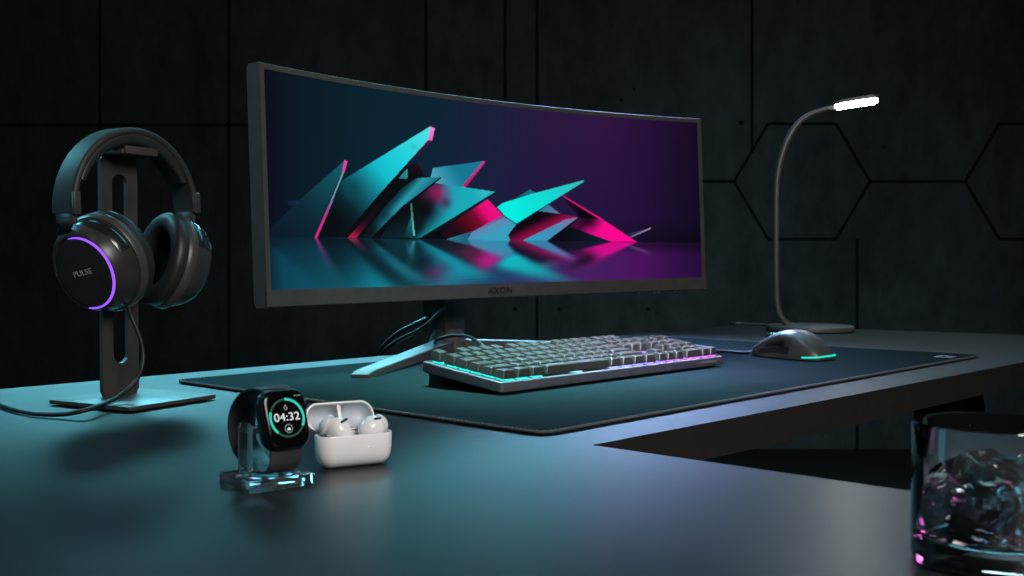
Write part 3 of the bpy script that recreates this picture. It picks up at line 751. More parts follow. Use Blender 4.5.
# ------------------------------------------------------------------ headphone stand
HS_C = (G(51, 405) + G(214.5, 400)) / 2; HS_C.z = DT
HS_R = R(61)
def headphone_stand():
    t = thing('headphone_stand', 'dark metal headphone stand with slotted upright and square base plate', 'headphone stand', HS_C, (0, 0, HS_R))
    bm = bmesh.new(); prism(bm, rrect(0.1185, 0.1195, 0.003, 5), 0.0018, 0.0058, 0.0006, 2); obj('base_plate', bm, M['hs'], t)
    bm = bmesh.new(); prism(bm, rrect(0.106, 0.107, 0.004, 5), 0.0002, 0.0018); obj('rubber_foot', bm, M['kb_dark'], t, smooth=False)
    W, T_, z0, z1 = 0.048, 0.0052, 0.0056, 0.2600; y0 = 0.027; x0 = 0.005; s0, s1, sw = 0.040, 0.241, 0.0100
    bm = bmesh.new(); n = 14
    # plate with a long round-ended slot: two side strips and two end pieces stitched from matching arcs
    def face(y):
        ou, inn = [], []
        arc = [R(180 * i / n) for i in range(n + 1)]
        for a in arc: inn.append((sw * math.cos(a), s1 - sw + sw * math.sin(a)))
        for a in arc: inn.append((-sw * math.cos(a), s0 + sw - sw * math.sin(a)))
        for i in range(n + 1):
            f = i / n
            ou.append((W / 2 if f < .25 else (-W / 2 if f > .75 else W / 2 - W * (f - .25) * 2), (s1 - sw) + (z1 - s1 + sw) * min(1, f * 4, (1 - f) * 4)))
        for i in range(n + 1):
            f = i / n
            ou.append((-W / 2 if f < .25 else (W / 2 if f > .75 else -W / 2 + W * (f - .25) * 2), (s0 + sw) - (s0 + sw - z0) * min(1, f * 4, (1 - f) * 4)))
        return [bm.verts.new((x0 + x, y, z)) for x, z in ou], [bm.verts.new((x0 + x, y, z)) for x, z in inn]
    of, jf = face(y0 - T_ / 2); ob, jb = face(y0 + T_ / 2); m = len(of)
    for i in range(m):
        k = (i + 1) % m
        bm.faces.new((of[i], of[k], jf[k], jf[i])); bm.faces.new((ob[i], jb[i], jb[k], ob[k]))
        bm.faces.new((of[i], ob[i], ob[k], of[k])); bm.faces.new((jf[i], jf[k], jb[k], jb[i]))
    bmesh.ops.remove_doubles(bm, verts=bm.verts[:], dist=1e-6)
    obj('upright', bm, M['hs'], t, ang=30)
    bm = bmesh.new(); box(bm, (x0, 0.0145, 0.2622), (0.046, 0.040, 0.0050), 0.0008, 2); obj('hanger', bm, M['hs'], t)
    bm = bmesh.new(); box(bm, (x0 + 0.001, -0.0065, 0.2640), (0.043, 0.0045, 0.0082), 0.0006, 2); obj('front_lip', bm, M['hs'], t)
headphone_stand()

# ------------------------------------------------------------------ headphones
def headphones():
    rz = R(61)
    fwd = Vector((math.sin(rz), -math.cos(rz), 0))
    c = HS_C + fwd * 0.004 + Vector((math.cos(rz), math.sin(rz), 0)) * 0.004 + Vector((-0.0045, 0.0075, -0.008))
    t = thing('headphones', 'black over-ear headphones with violet ring light hanging on the metal stand', 'headphones', c, (0, R(-2.5), rz))
    inv = local(t)
    # headband, arch in the local xz plane; front of the set is local -y
    def arch(rx, rz_, zc, zend, n=40, y=0.0):
        P = [Vector((-rx, y, zend))] if zend < zc else []
        for i in range(n + 1):
            a = PI - PI * i / n; P.append(Vector((rx * math.cos(a), y, zc + rz_ * math.sin(a))))
        if zend < zc: P.append(Vector((rx, y, zend)))
        return P
    HWt = 0.034
    def prof(w, th):
        r = min(w, th) * 0.45; return [(x, y) for x, y in rrect(w, th, r, 4)]
    bm = bmesh.new(); sweep(bm, arch(0.0800, 0.0800, 0.2120, 0.208), lambda s: prof(HWt - 0.004 * math.sin(PI * s), 0.0075), (0, 1, 0)); obj('headband', bm, M['hp_band'], t, ang=50)
    bm = bmesh.new(); sweep(bm, [p for p in arch(0.0735, 0.0735, 0.2120, 0.3) if p.z > 0.236], lambda s: prof(HWt - 0.006, 0.0075 + 0.009 * math.sin(PI * s) ** 0.7), (0, 1, 0)); obj('head_cushion', bm, M['hp_plate'], t, ang=50)
    bm = bmesh.new(); sweep(bm, arch(0.0842, 0.0842, 0.2120, 0.203), prof(0.0012, 0.0008), (0, 1, 0)); 
    bm.free()
    # trims at the band ends, sliders, yokes, cups
    for sg in (-1, 1):
        bm = bmesh.new(); box(bm, (sg * 0.0800, -HWt / 2 + 0.001, 0.2175), (0.0085, 0.005, 0.022), 0.001, 2); obj('end_trim', bm, M['hp_metal'], t)
        bm = bmesh.new(); box(bm, (sg * 0.0790, 0, 0.204), (0.0052, 0.026, 0.014), 0.0012, 2); obj('slider', bm, M['hp_metal'], t)
        cc = Vector((-0.0320, 0.0050, 0.1560)) if sg < 0 else Vector((0.0555, 0.0, 0.1535)); tiltd = 17
        cm = Matrix.Translation(cc) @ (Matrix.Rotation(R(sg * tiltd), 4, 'Y')) @ (Matrix.Rotation(R(10 if sg < 0 else -14), 4, 'Z'))
        # local cup axis: +z of lathe -> outward (sg * x)
        ax = Matrix.Rotation(R(90 * sg), 4, 'Y')
        K = cm @ ax
        ec = bpy.data.objects.new('ear_cup', None); COL.objects.link(ec); ec.parent = t; ec.matrix_local = cm
        kl = Matrix.Diagonal((1.12 if sg < 0 else 1.0, 1, 1.03, 1)) @ ax
        if True:
            bm = bmesh.new()
            lathe(bm, [(0, -0.002), (0.040, -0.002), (0.0435, 0.000), (0.0447, 0.004), (0.0440, 0.010), (0.0415, 0.017), (0.0385, 0.0225), (0.0365, 0.0255), (0.0352, 0.0268), (0.0345, 0.0262), (0, 0.0262)], 64, sx=1.06)
            xform(bm, kl); obj('cup_shell', bm, M['hp'], ec, ang=40)
            bm = bmesh.new(); lathe(bm, [(0, 0.0255), (0.0325, 0.0255), (0.0333, 0.0262), (0.0325, 0.0275), (0.024, 0.0282), (0, 0.0286)], 64, sx=1.06); xform(bm, kl); obj('outer_plate', bm, M['hp_plate'], ec, ang=40)
            # housing lip between shell and cushion, paler tone paints the light on it
            bm = bmesh.new(); lathe(bm, [(0.038, -0.0080), (0.0466, -0.0080), (0.0482, -0.0055), (0.0484, 0.0005), (0.0466, 0.0030), (0.038, 0.0030)], 64, sx=1.06, closed=True); xform(bm, kl); obj('lit_lip_ring', bm, M['hp_lit_lip'], ec, ang=40)
            # cushion
            prof2 = []
            for i in range(28):
                a = 2 * PI * i / 28; prof2.append((0.0375 + 0.0098 * abs(math.cos(a)) ** 0.8 * (1 if math.cos(a) > 0 else -1), -0.0125 + 0.0098 * abs(math.sin(a)) ** 0.75 * (1 if math.sin(a) > 0 else -1)))
            bm = bmesh.new(); lathe(bm, prof2, 64, sx=1.06, closed=True); xform(bm, kl); obj('ear_cushion', bm, M['pad'], ec, ang=70)
            bm = bmesh.new(); lathe(bm, [(0, -0.0065), (0.031, -0.0065), (0.031, -0.0035), (0, -0.0035)], 48, sx=1.06); xform(bm, kl); obj('driver_cloth', bm, M['mesh'], ec)
            # crescent light in the rim gap, on the front side of the plate
            bm = bmesh.new(); A, B = [], []; n = 60
            for i in range(n + 1):
                f = i / n
                # front is local -y in the set; in lathe coords before ax: up = ∓x
                th = R(-12 + 204 * f); wd = 0.0024 * (math.sin(PI * min(1, max(0, 0.03 + 0.94 * f))) ** 0.55)
                for ring, rr in ((A, 0.0349), (B, 0.0349 - wd)):
                    up = rr * 1.06 * math.cos(th); fw = rr * math.sin(th)
                    ring.append((up, fw))
            kz = 1.12 if sg < 0 else 1.0
            def put(up, fw, w): return Vector((sg * w * kz, -fw, up * 1.03))
            ta = [put(u, f, 0.0278) for u, f in A]; tb = [put(u, f, 0.0278) for u, f in B]
            ba = [put(u, f, 0.0262) for u, f in A]; bb = [put(u, f, 0.0262) for u, f in B]
            loft(bm, [list(q) for q in zip(ta, tb, bb, ba)]); obj('ring_light', bm, M['violet'] if sg < 0 else M['hp_gloss'], ec, ang=30)
            if sg < 0:
                mt = Matrix(((0, 0, -1, -0.0322), (-1, 0, 0, 0.001), (0, 1, 0, 0.001), (0, 0, 0, 1))) @ rot4('Z', 8)
                text('lettering', 'PULSE', 0.0082, M['letter_grey'], ec, mt, 0.0002, 1.05, 1.05)
            # microphone hole, socket and button on the lower front edge
            for (u, f, w, r) in ((-0.014, 0.0375, 0.014, 0.0012), (-0.025, 0.032, 0.012, 0.0018)):
                bm = bmesh.new(); bmesh.ops.create_uvsphere(bm, u_segments=12, v_segments=8, radius=r); xform(bm, Matrix.Translation((sg * w, -f, u))); obj('button', bm, M['hp_metal'], ec)
        # yoke: short neck from the slider, flaring into a collar that hugs the rim of the outer plate
        kz = 1.12 if sg < 0 else 1.0
        def rim(w, rr, th): return cm @ Vector((sg * w * kz, -rr * math.sin(th), rr * 1.09 * math.cos(th)))
        bm = bmesh.new(); rings = []; n = 30
        for i in range(n + 1):
            f = i / n; th = R(-92 + 128 * f); e_ = max(0.12, math.sin(PI * f) ** 0.6)
            w0, w1 = 0.0235 - 0.0085 * e_, 0.0272
            r0 = np.interp(w0, [0.010, 0.017, 0.0225, 0.0255], [0.0440, 0.0415, 0.0385, 0.0365]); k = 0.0034 * e_
            rings.append([rim(w0, r0 - 0.001, th), rim(w0, r0 + k * 0.8, th), rim((w0 + w1) / 2, (r0 + 0.0365) / 2 + k * 1.15, th), rim(w1 - 0.001, 0.0365 + k, th), rim(w1, 0.0362 + k * 0.6, th), rim(w1, 0.0358, th), rim(w1 - 0.003, 0.0352, th)])
        loft(bm, rings)
        th0 = R(-22); foot = rim(0.0215, 0.0385, th0); shoulder = rim(0.0215, 0.0425, th0)
        hd = Vector((sg * 0.0792, 0, 0.2040)); a_, b_ = hd, Vector((sg * 0.0792, 0, 0.1965))
        path = catmull([a_, b_, shoulder, foot], 8); N = len(path) - 1; rings = []
        tang = (cm.to_3x3() @ Vector((0, 1, 0))).normalized()
        for i, p in enumerate(path):
            f = i / N; w = np.interp(f, [0, 0.3, 0.6, 0.85, 1], [0.0098, 0.0090, 0.0088, 0.0088, 0.0085])
            s_ = Vector((0, 1, 0)).lerp(tang, f).normalized(); dn = (path[min(i + 1, N)] - path[max(i - 1, 0)]).normalized(); u = dn.cross(s_).normalized()
            rings.append([p + s_ * aa + u * bb - Vector((0, 0, 1)) * (max(0, abs(aa) - 0.008) ** 2 / 0.06 * f) for aa, bb in rrect(2 * w, 0.0050, 0.0022, 4)])
        loft(bm, rings); obj('yoke', bm, M['hp_yoke'], t, ang=50)
        # glossy shoulder of the cup in front of the yoke
        bm = bmesh.new(); rings = []
        n = 26
        for i in range(n + 1):
            f = i / n; th = R(-95 + 165 * f); e_ = math.sin(PI * min(1, max(0, 0.04 + 0.92 * f))) ** 0.5
            ring = []
            for k in range(9):
                g = k / 8; w = 0.005 + 0.0155 * g; rr = np.interp(w, [0.004, 0.010, 0.017, 0.0225], [0.0447, 0.0440, 0.0415, 0.0385]) + 0.0030 * e_ * math.sin(PI * (0.08 + 0.84 * g)) ** 0.6
                ring.append(Vector((sg * w, -rr * math.sin(th), rr * 1.06 * math.cos(th))))
            for k in range(8, -1, -1):
                g = k / 8; w = 0.005 + 0.0155 * g; rr = np.interp(w, [0.004, 0.010, 0.017, 0.0225], [0.0447, 0.0440, 0.0415, 0.0385]) - 0.001
                ring.append(Vector((sg * w, -rr * math.sin(th), rr * 1.06 * math.cos(th))))
            rings.append(ring)
        loft(bm, rings); obj('shoulder_cover', bm, M['hp_gloss'], ec, ang=40)
    # audio cable down the front of the stand and away over the desk
    P = [Q(128, 306, 1.135), Q(132, 318, 1.13), Q(139, 335, 1.13), Q(143, 352, 1.13), Q(142, 367, 1.125), Q(135, 382, 1.12), Q(121, 395, 1.105), G(104, 403.5, 0.009), G(86, 410, 0.0085), G(62, 414.3, 0.004), G(36, 413.8, 0.003), G(14, 409.5, 0.003), G(-10, 402, 0.003), G(-60, 392, 0.003)]
    bm = bmesh.new(); tube(bm, catmull([inv @ p for p in P], 8), 0.0023, 8); obj('cable', bm, M['cable'], t, ang=80)
headphones()

# ------------------------------------------------------------------ watch stand + watch
def watch():
    Lc, Rc_ = G(218.5, 485), G(315.6, 484); c = (Lc + Rc_) / 2; c.z = DT
    bz = R(41)
    st = thing('watch_stand', 'clear acrylic watch stand with thick square base, holding the smartwatch', 'watch stand', c, (0, 0, bz))
    bm = bmesh.new(); box(bm, (0, 0, 0.0042), (0.0480, 0.0430, 0.0080), 0.0006, 2); obj('base', bm, M['acrylic'], st)
    wr = R(43); wt = R(-17)
    wc = Q(282.5, 419.5, 0.716)
    n_h = Vector((math.sin(wr), -math.cos(wr), 0)); rr = Vector((math.cos(wr), math.sin(wr), 0))
    # post: bent clear sheet, left of the strap, with an arm through the loop
    inv = local(st)
    base_p = wc - n_h * 0.020 - rr * 0.0160; base_p.z = DT + 0.0082
    lp = inv @ base_p
    bm = bmesh.new()
    bmtx = Matrix.Translation(lp) @ Matrix.Rotation(wr - bz, 4, 'Z')
    poly = rrect(0.0125, 0.036, 0.004, 6, 0, 0.018)
    prism(bm, poly, -0.0018, 0.0018, 0.0004, 1); xform(bm, bmtx @ Matrix.Rotation(R(90), 4, 'Z') @ Matrix.Rotation(R(90), 4, 'X'))
    obj('post', bm, M['acrylic'], st)
    bm = bmesh.new(); box(bm, (0.0145, 0.0, 0.0300), (0.025, 0.0125, 0.0032), 0.0006, 2); xform(bm, bmtx); obj('arm', bm, M['acrylic'], st)

    t = thing('smartwatch', 'black smartwatch showing 04:32 inside a teal ring, strap closed round its stand', 'watch', wc, (wt, 0, wr))
    CW, CH_, CD = 0.0345, 0.0405, 0.0108
    X90 = Matrix.Rotation(R(90), 4, 'X')        # z of prism -> -y
    def sq(k, z, r): return [Vector((x, -z, y)) for x, y in rrect(CW - 2 * k, CH_ - 2 * k, r, 8)]
    bm = bmesh.new(); loft(bm, [sq(0.004, -CD / 2, 0.006), sq(0.0012, -CD / 2 + 0.001, 0.009), sq(0.0002, -CD / 2 + 0.003, 0.0095), sq(0, 0, 0.0095), sq(0.0004, CD / 2 - 0.003, 0.0095), sq(0.0014, CD / 2 - 0.001, 0.009)])
    obj('case', bm, M['watch'], t, ang=40)
    bm = bmesh.new(); loft(bm, [sq(0.0015, CD / 2 - 0.0011, 0.0088), sq(0.0016, CD / 2 - 0.0006, 0.0087), sq(0.0024, CD / 2 + 0.0001, 0.0082), sq(0.0042, CD / 2 + 0.0005, 0.0070)])
    gl = obj('watch_face', bm, M['watch_glass'], t, ang=40)
    zf = CD / 2 + 0.0006
    def arc(name, r, w, a0, a1, m, cx=0, cy=0, n=40, zz=0.0):
        """angles clockwise from twelve o'clock"""
        bm = bmesh.new(); rings = []
        for i in range(n + 1):
            a = R(a0 + (a1 - a0) * i / n); s_, c_ = math.sin(a), math.cos(a)
            rings.append([Vector((cx + q * s_, -zf - zz - h, cy + q * c_)) for q, h in ((r - w / 2, 0), (r + w / 2, 0), (r + w / 2, 0.00015), (r - w / 2, 0.00015))])
        loft(bm, rings); return obj(name, bm, m, gl, smooth=False)
    RR = 0.0122
    arc('dial_ring', RR, 0.0016, 0, 120, M['teal_px']); arc('dial_ring', RR, 0.0016, 222, 292, M['teal_px'])
    arc('dial_ring', RR, 0.0011, 120, 222, M['teal_dim_px']); arc('dial_ring', RR, 0.0011, 292, 360, M['teal_dim_px'])
    text('time_digits', '04:32', 0.0074, M['white_px'], gl, Matrix.Translation((0.0, -zf, 0.0004)) @ FACE, 0.00008, 1.02, 1.16)
    # small drop icon above, mountain-in-circle icon below, marks in the corner
    bm = bmesh.new(); pts = [(0.0013 * math.sin(R(a)) * (1 if a else 1), 0.0013 * -math.cos(R(a))) for a in range(-130, 131, 20)] + [(0, 0.0028)]
    inn = [(x * .5, y * .5) for x, y in pts]; k = len(pts)
    va = [bm.verts.new((x, -zf - 0.0001, 0.0063 + y)) for x, y in pts]; vb = [bm.verts.new((x, -zf - 0.0001, 0.0063 + y)) for x, y in inn]
    for i in range(k): bm.faces.new((va[i], va[(i + 1) % k], vb[(i + 1) % k], vb[i]))
    obj('drop_icon', bm, M['grey_px'], gl, smooth=False)
    arc('circle_icon', 0.0027, 0.0005, 0, 360, M['grey_px'], 0, -0.0070, 28)
    bm = bmesh.new()
    for tri in (((-0.0016, -0.0081), (0.0014, -0.0081), (0.0005, -0.0059)), ((-0.0016, -0.0081), (0.0002, -0.0081), (-0.0008, -0.0068))):
        bm.faces.new([bm.verts.new((x, -zf - 0.0001, y)) for x, y in tri])
    obj('mountain_icon', bm, M['white_px'], gl, smooth=False)
    bm = bmesh.new()
    for x, w in ((0.0083, 0.0012), (0.0102, 0.0008), (0.0118, 0.0012)): box(bm, (x, -zf, 0.0140), (w, 0.0002, 0.0007))
    obj('status_mark', bm, M['grey_px'], gl, smooth=False)
    bm = bmesh.new(); lathe(bm, [(0, 0), (0.0028, 0), (0.0031, 0.0004), (0.0031, 0.0018), (0.0027, 0.0023), (0, 0.0023)], 24); xform(bm, Matrix.Translation((CW / 2 - 0.0003, 0.0, 0.0085)) @ rot4('Y', 90)); obj('crown', bm, M['watch'], t)
    bm = bmesh.new(); box(bm, (CW / 2 + 0.0002, 0, -0.006), (0.001, 0.0026, 0.009), 0.0004, 2); obj('side_button', bm, M['watch'], t)
    # strap: closed loop behind the case, split in two halves, with holes and a pin
    up_h = [(0.0005, 0.0200), (0.0060, 0.0222), (0.0170, 0.0246), (0.0330, 0.0232), (0.0460, 0.0175), (0.0535, 0.0075), (0.0550, -0.0035)]
    lo_h = [(0.0550, -0.0035), (0.0510, -0.0125), (0.0420, -0.0205), (0.0290, -0.0275), (0.0150, -0.0315), (0.0070, -0.0285), (0.0005, -0.0195)]
    for nm, pp, w0, w1 in (('strap', up_h, 0.0235, 0.0205), ('strap', lo_h, 0.0205, 0.0235)):
        bm = bmesh.new(); path = catmull([Vector((0, y, z)) for y, z in pp], 8)
        sweep(bm, path, lambda s: rrect(w0 + (w1 - w0) * s, 0.0020, 0.0008, 3), (1, 0, 0)); obj(nm, bm, M['strap'], t, ang=50)
    bm = bmesh.new(); pts = catmull([Vector((0, y, z)) for y, z in up_h[3:] + lo_h[1:4]], 8); fr = frames(pts, (1, 0, 0))
    k = 0
    for i in range(4, len(pts) - 2, 6):
        t_, s_, u_ = fr[i]
        for sgn in (1, -1):
            cpt = pts[i] + u_ * 0.00112 * sgn
            ring = [bm.verts.new(cpt + (s_ * math.cos(2 * PI * j / 12) * 0.0011 + t_ * math.sin(2 * PI * j / 12) * 0.0017)) for j in range(12)]
            bm.faces.new(ring)
    obj('strap_hole', bm, M['slot'], t, smooth=False)
watch()

# ------------------------------------------------------------------ earbuds and their case
def earbuds():
    psi = R(30); c = Vector((-0.1160, 0.802, DT))
    t = thing('earbud_case', 'open white earbud charging case beside the smartwatch', 'earbud case', c, (0, 0, psi))
    W, D, Hb = 0.0585, 0.0225, 0.0240
    def sec(k, z): return [(x, y, z) for x, y in rrect(W - 2 * k, D - 2 * k, min(D / 2 - k - 1e-4, D / 2 * 0.98 - k), 12)]
    def bowl(z0, Hh, flip=False):
        pr = [(0.0095, 0.0), (0.0070, 0.0005), (0.0045, 0.0020), (0.0022, 0.0048), (0.0008, 0.0085), (0.0002, 0.013), (0.0, Hh - 0.0006), (0.0003, Hh), (0.0016, Hh), (0.0019, Hh - 0.0006), (0.0022, Hh - 0.008), (0.006, Hh - 0.0105)]
        return [sec(k, z) for k, z in pr]
    bm = bmesh.new(); loft(bm, bowl(0, Hb)); obj('body', bm, M['white'], t, ang=50)
    bm = bmesh.new(); prism(bm, [(x, y) for x, y in rrect(W - 0.0048, D - 0.0048, (D - 0.0050) / 2, 10)], Hb - 0.0065, Hb - 0.0022); obj('lining', bm, M['white'], t)
    bm = bmesh.new(); bmesh.ops.create_uvsphere(bm, u_segments=12, v_segments=8, radius=0.0005); xform(bm, Matrix.Translation((0.007, -D / 2, Hb * 0.62))); obj('status_light', bm, M['led_white'], t)
    # lid, hinged along the back edge and thrown open
    HL = 0.0190
    lm = Matrix.Translation((0, D / 2 - 0.0004, Hb + 0.0006)) @ Matrix.Rotation(R(-114), 4, 'X') @ Matrix.Translation((-0.0040, -D / 2, 0)) @ Matrix.Diagonal((0.92, 1, 1, 1))
    lid = bpy.data.objects.new('lid', None); COL.objects.link(lid); lid.parent = t; lid.matrix_local = lm
    pr = [(0.0088, HL), (0.0062, HL - 0.0006), (0.0036, HL - 0.0022), (0.0014, HL - 0.0058), (0.0003, HL - 0.0105), (0.0, 0.0006), (0.0003, 0.0), (0.0014, 0.0), (0.0017, 0.0005), (0.0024, 0.0060), (0.0050, 0.0105), (0.0085, 0.0122)]
    bm = bmesh.new(); loft(bm, [sec(k, z) for k, z in pr]); obj('lid_shell', bm, M['white'], lid, ang=50)
    # two ear-tip hollows with a bridge between them
    for sx in (-1, 1):
        bm = bmesh.new(); rings = []
        for (k, z) in ((0.0, 0.0012), (0.0010, 0.0045), (0.0030, 0.0080), (0.0060, 0.0098)):
            rings.append([(sx * 0.0145 + x, y, z) for x, y in rrect(0.0262 - 2 * k, D - 0.0040 - 2 * k, max(0.002, 0.0088 - k), 8)])
        loft(bm, rings, True, False, True); obj('tip_hollow', bm, M['white_in'], lid, ang=60)
    bm = bmesh.new(); box(bm, (0, 0, 0.0056), (0.0036, D - 0.0046, 0.0096), 0.0010, 2); obj('bridge', bm, M['white'], lid)
    bm = bmesh.new(); tube(bm, [Vector((-0.016, D / 2 - 0.0002, Hb + 0.0002)), Vector((0.016, D / 2 - 0.0002, Hb + 0.0002))], 0.0011, 10); obj('hinge', bm, M['chrome'], t)
    base = Matrix.Translation(c) @ Matrix.Rotation(psi, 4, 'Z')
    defs = ((Vector((-0.0115, -0.0002, Hb - 0.0022)), (12, -8, 150), 'left white earbud with its grey ear tip turned forward in the open case'),
            (Vector((0.0142, 0.0006, Hb - 0.0022)), (-6, 10, 15), 'right white earbud with a long black vent slot in the open case'))
    for (p, rot, lab) in defs:
        e = thing('earbud', lab, 'earbud', base @ p, (0, 0, psi + R(rot[2])))
        hm = Matrix.Translation((0, 0, 0.0050)) @ Matrix.Diagonal((1.15, 1.15, 1.15, 1)) @ Euler((R(rot[0]), R(rot[1]), 0)).to_matrix().to_4x4()
        bm = bmesh.new(); bmesh.ops.create_uvsphere(bm, u_segments=32, v_segments=20, radius=1.0)
        for v in bm.verts:
            x, y, z = v.co
            v.co = Vector((x * 0.0088 * (1 - 0.12 * z), y * 0.0079 - 0.0016 * (1 - z) * 0.5 * (x > 0) * x, z * 0.0079 + 0.0012 * x))
        xform(bm, hm); obj('bud_shell', bm, M['white'], e, ang=80)
        bm = bmesh.new(); lathe(bm, [(0, -0.0105), (0.0026, -0.0105), (0.0028, -0.008), (0.0034, 0.0), (0.0052, 0.005), (0, 0.006)], 24); xform(bm, Matrix.Translation((-0.003, 0.001, 0.0)) ); obj('stem', bm, M['white'], e, ang=60)
        bm = bmesh.new(); lathe(bm, [(0, 0.0), (0.0048, 0.0), (0.0062, 0.0012), (0.0058, 0.0034), (0.0038, 0.0056), (0.0026, 0.0060), (0.0024, 0.0048), (0, 0.0046)], 28, sx=1.12)
        xform(bm, hm @ Matrix.Translation((0.0060, 0.0010, 0.0018)) @ rot4('Y', 66)); obj('ear_tip', bm, M['tip'], e, ang=60)
        bm = bmesh.new()
        prism(bm, rrect(0.0058, 0.0013, 0.0006, 5), -0.0004, 0.0004, 0, 1)
        xform(bm, hm @ (Matrix.Translation((0.0002, -0.0058, 0.0058)) @ rot4('X', 48) @ rot4('Z', 12)) if lab.startswith('right') else hm @ (Matrix.Translation((-0.0030, 0.0046, 0.0064)) @ rot4('X', -40) @ rot4('Z', 60))); obj('vent_slot', bm, M['slot'], e, smooth=False)
earbuds()

# ------------------------------------------------------------------ tumbler, drink, ice
def tumbler():
    Y = 0.545; X = (996 - 512) / F_PX * Y; c = Vector((X, Y, DT))
    Ro, Hg, wl, bt = 0.0388, 0.0703, 0.0026, 0.013
    bm = bmesh.new()
    prof = [(0, 0.0022), (Ro - 0.010, 0.0016), (Ro - 0.004, 0.0002), (Ro - 0.0015, 0.0008), (Ro, 0.004), (Ro, Hg - 0.0012), (Ro - 0.0006, Hg), (Ro - wl + 0.0004, Hg), (Ro - wl, Hg - 0.0012), (Ro - wl, bt + 0.006), (Ro - wl - 0.0016, bt + 0.002), (Ro - wl - 0.006, bt), (0, bt - 0.001)]
    lathe(bm, prof, 96); g = obj('tumbler', bm, M['glass'], None, ang=40); g.location = c
    tag(g, 'clear glass tumbler with thick base at the bottom right corner of the desk', 'glass')
    lv = 0.0335; ri = Ro - wl - 0.0002
    bm = bmesh.new(); lathe(bm, [(0, bt - 0.0006), (ri - 0.006, bt + 0.0004), (ri - 0.0016, bt + 0.0024), (ri, bt + 0.0064), (ri, lv + 0.0006), (ri - 0.001, lv), (0, lv)], 96); d = obj('drink', bm, M['drink'], None, ang=40); d.location = c
    tag(d, 'dark clear drink filling the lower half of the tumbler', 'drink')
    for (dx, dy, dz, s, rot, lab) in ((-0.006, -0.004, 0.0315, 0.029, (18, 12, 28), 'large ice cube breaking the surface at the middle of the drink'),
                                      (-0.019, 0.013, 0.0240, 0.017, (-28, 34, 70), 'smaller ice cube sunk behind at the left side of the glass'),
                                      (0.020, 0.010, 0.0270, 0.020, (40, -20, 10), 'ice cube leaning at the right side of the glass')):
        bm = bmesh.new(); bmesh.ops.create_cube(bm, size=s)
        bmesh.ops.bevel(bm, geom=bm.edges[:], offset=s * 0.14, segments=3, affect='EDGES', profile=0.5)
        rnd = random.Random(int(s * 1e5))
        for v in bm.verts: v.co += Vector((rnd.uniform(-1, 1), rnd.uniform(-1, 1), rnd.uniform(-1, 1))) * s * 0.012
        o = obj('ice_cube', bm, M['ice'], None, ang=50); o.location = c + Vector((dx, dy, dz)); o.rotation_euler = [R(a) for a in rot]
        tag(o, lab, 'ice cube', 'ice cubes in the tumbler')
tumbler()

# ------------------------------------------------------------------ lights
def area(name, loc, target, sx, sy, power, col, spread=180):
    l = bpy.data.lights.new(name, 'AREA'); l.shape = 'RECTANGLE'; l.size = sx; l.size_y = sy; l.energy = power; l.color = col; l.spread = R(spread)
    o = bpy.data.objects.new(name, l); COL.objects.link(o); o.location = loc
    o.rotation_euler = (Vector(target) - Vector(loc)).to_track_quat('-Z', 'Y').to_euler(); return o
def back_strip(name, X, wd, power, col, Y=2.7, h=0.95, dep=40, spread=44):
    p = Vector((X, Y, DT + h)); a = (Vector((0, 0.2, 0)) - Vector((X, Y, 0))).normalized()
    area(name, p, p + a * math.cos(R(dep)) - Vector((0, 0, math.sin(R(dep)))), wd, 0.25, power, col, spread)
TEAL = (0.16, 0.62, 0.77)
back_strip('teal_strip_light', -1.55, 0.9, 3.0, TEAL, dep=42, spread=37)
back_strip('teal_strip_light', -0.75, 0.8, 3.0, TEAL, dep=42, spread=37)
back_strip('teal_strip_light', -0.02, 0.7, 4.1, TEAL, dep=43, spread=37)
back_strip('violet_desk_fill', 0.34, 0.35, 2.4, (0.42, 0.46, 1.0), dep=43, spread=36)  # unseen strip, added to give the mid desk its violet sheen
back_strip('desk_sheen_fill', 1.5, 1.2, 0.20, (0.60, 0.90, 1.0), Y=4.2, h=1.35, dep=26, spread=44)  # unseen emitter added for the pale sheen on the desk's right side
area('glass_rim_fill', (0.1, 2.2, DT + 1.7), (0.1, 1.1, DT), 2.6, 0.35, 14, (0.16, 0.72, 0.90))  # not a room fixture: added for glints on the tumbler rim and ice
area('teal_edge_fill', (-1.6, 0.8, DT + 0.45), (0.2, 0.8, DT + 0.1), 0.35, 0.7, 1.5, TEAL)  # softbox added out of view for teal edges on glass and watch
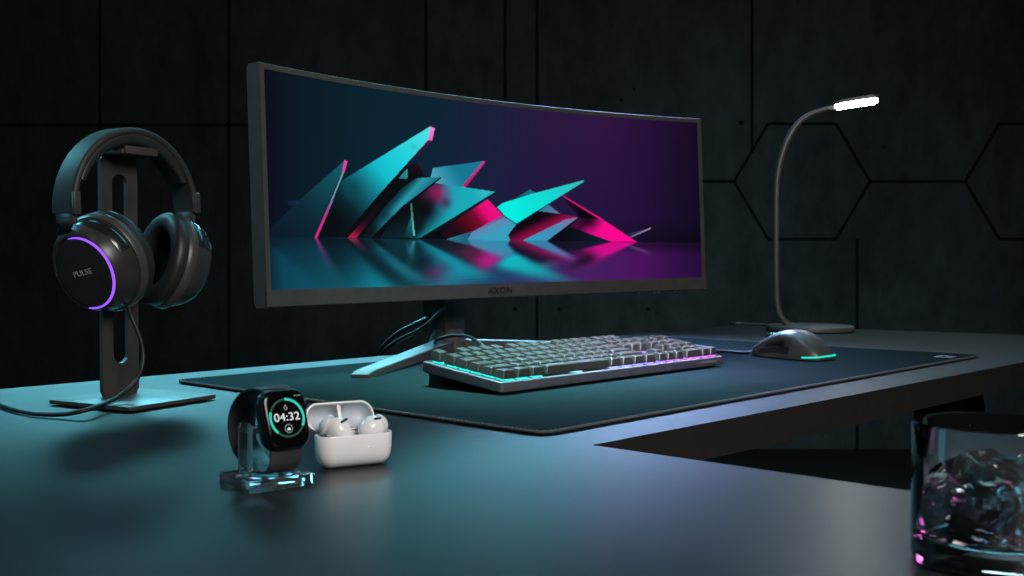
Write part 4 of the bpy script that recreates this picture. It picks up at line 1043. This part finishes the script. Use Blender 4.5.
area('teal_keycap_fill', (-0.02, 1.34, DT + 1.2), (0.0, 1.32, DT), 0.25, 0.2, 3.6, (0.34, 0.85, 0.86), 26)  # added above the keyboard so the keycap tops read teal
area('lilac_keycap_fill', (0.16, 1.44, DT + 1.2), (0.17, 1.45, DT), 0.25, 0.2, 2.8, (0.60, 0.60, 1.0), 22)  # invented source that tints the middle keycap tops lilac
area('teal_side_light', (-1.7, 1.7, DT + 1.2), (-0.45, 1.12, DT + 0.22), 0.5, 0.4, 0.45, TEAL, 22)
area('magenta_glass_fill', (1.15, 0.75, DT + 0.35), (0.24, 0.55, DT + 0.03), 0.2, 0.2, 0.12, (1.0, 0.18, 0.75), 17)  # invented spot that puts a pink glint into the tumbler
area('warm_key_light', (0.75, -0.35, DT + 1.05), (-0.1, 1.3, DT + 0.1), 0.7, 0.7, 31, (1.0, 0.95, 0.92))
area('wall_fill', (0.9, 3.4, DT - 0.35), (0.9, 5.0, DT + 0.1), 1.6, 0.4, 9.0, (0.45, 0.85, 0.95))  # unseen emitter behind the desk, added to lighten the lower wall

w = bpy.data.worlds.new('world'); SC.world = w; w.use_nodes = True
w.node_tree.nodes['Background'].inputs[0].default_value = (0.004, 0.006, 0.008, 1); w.node_tree.nodes['Background'].inputs[1].default_value = 0.5

# ------------------------------------------------------------------ camera
cd = bpy.data.cameras.new('camera'); cam = bpy.data.objects.new('camera', cd); COL.objects.link(cam)
cd.sensor_width = 36.0; cd.lens = F_PX / 1024 * 36.0; cd.clip_start = 0.02
cam.location = (0, 0, DT + CAM_H); cam.rotation_euler = (PI / 2 - TH, 0, 0)
cd.dof.use_dof = True; cd.dof.focus_distance = 1.12; cd.dof.aperture_fstop = 15.0
SC.camera = cam
SC.view_settings.view_transform = 'Standard'; SC.view_settings.look = 'None'
SC.view_settings.exposure = 0.0; SC.view_settings.gamma = 1.0; SC.view_settings.use_curve_mapping = False
SC.cycles.sample_clamp_indirect = 4.0
SC.cycles.max_bounces = 14; SC.cycles.transmission_bounces = 14
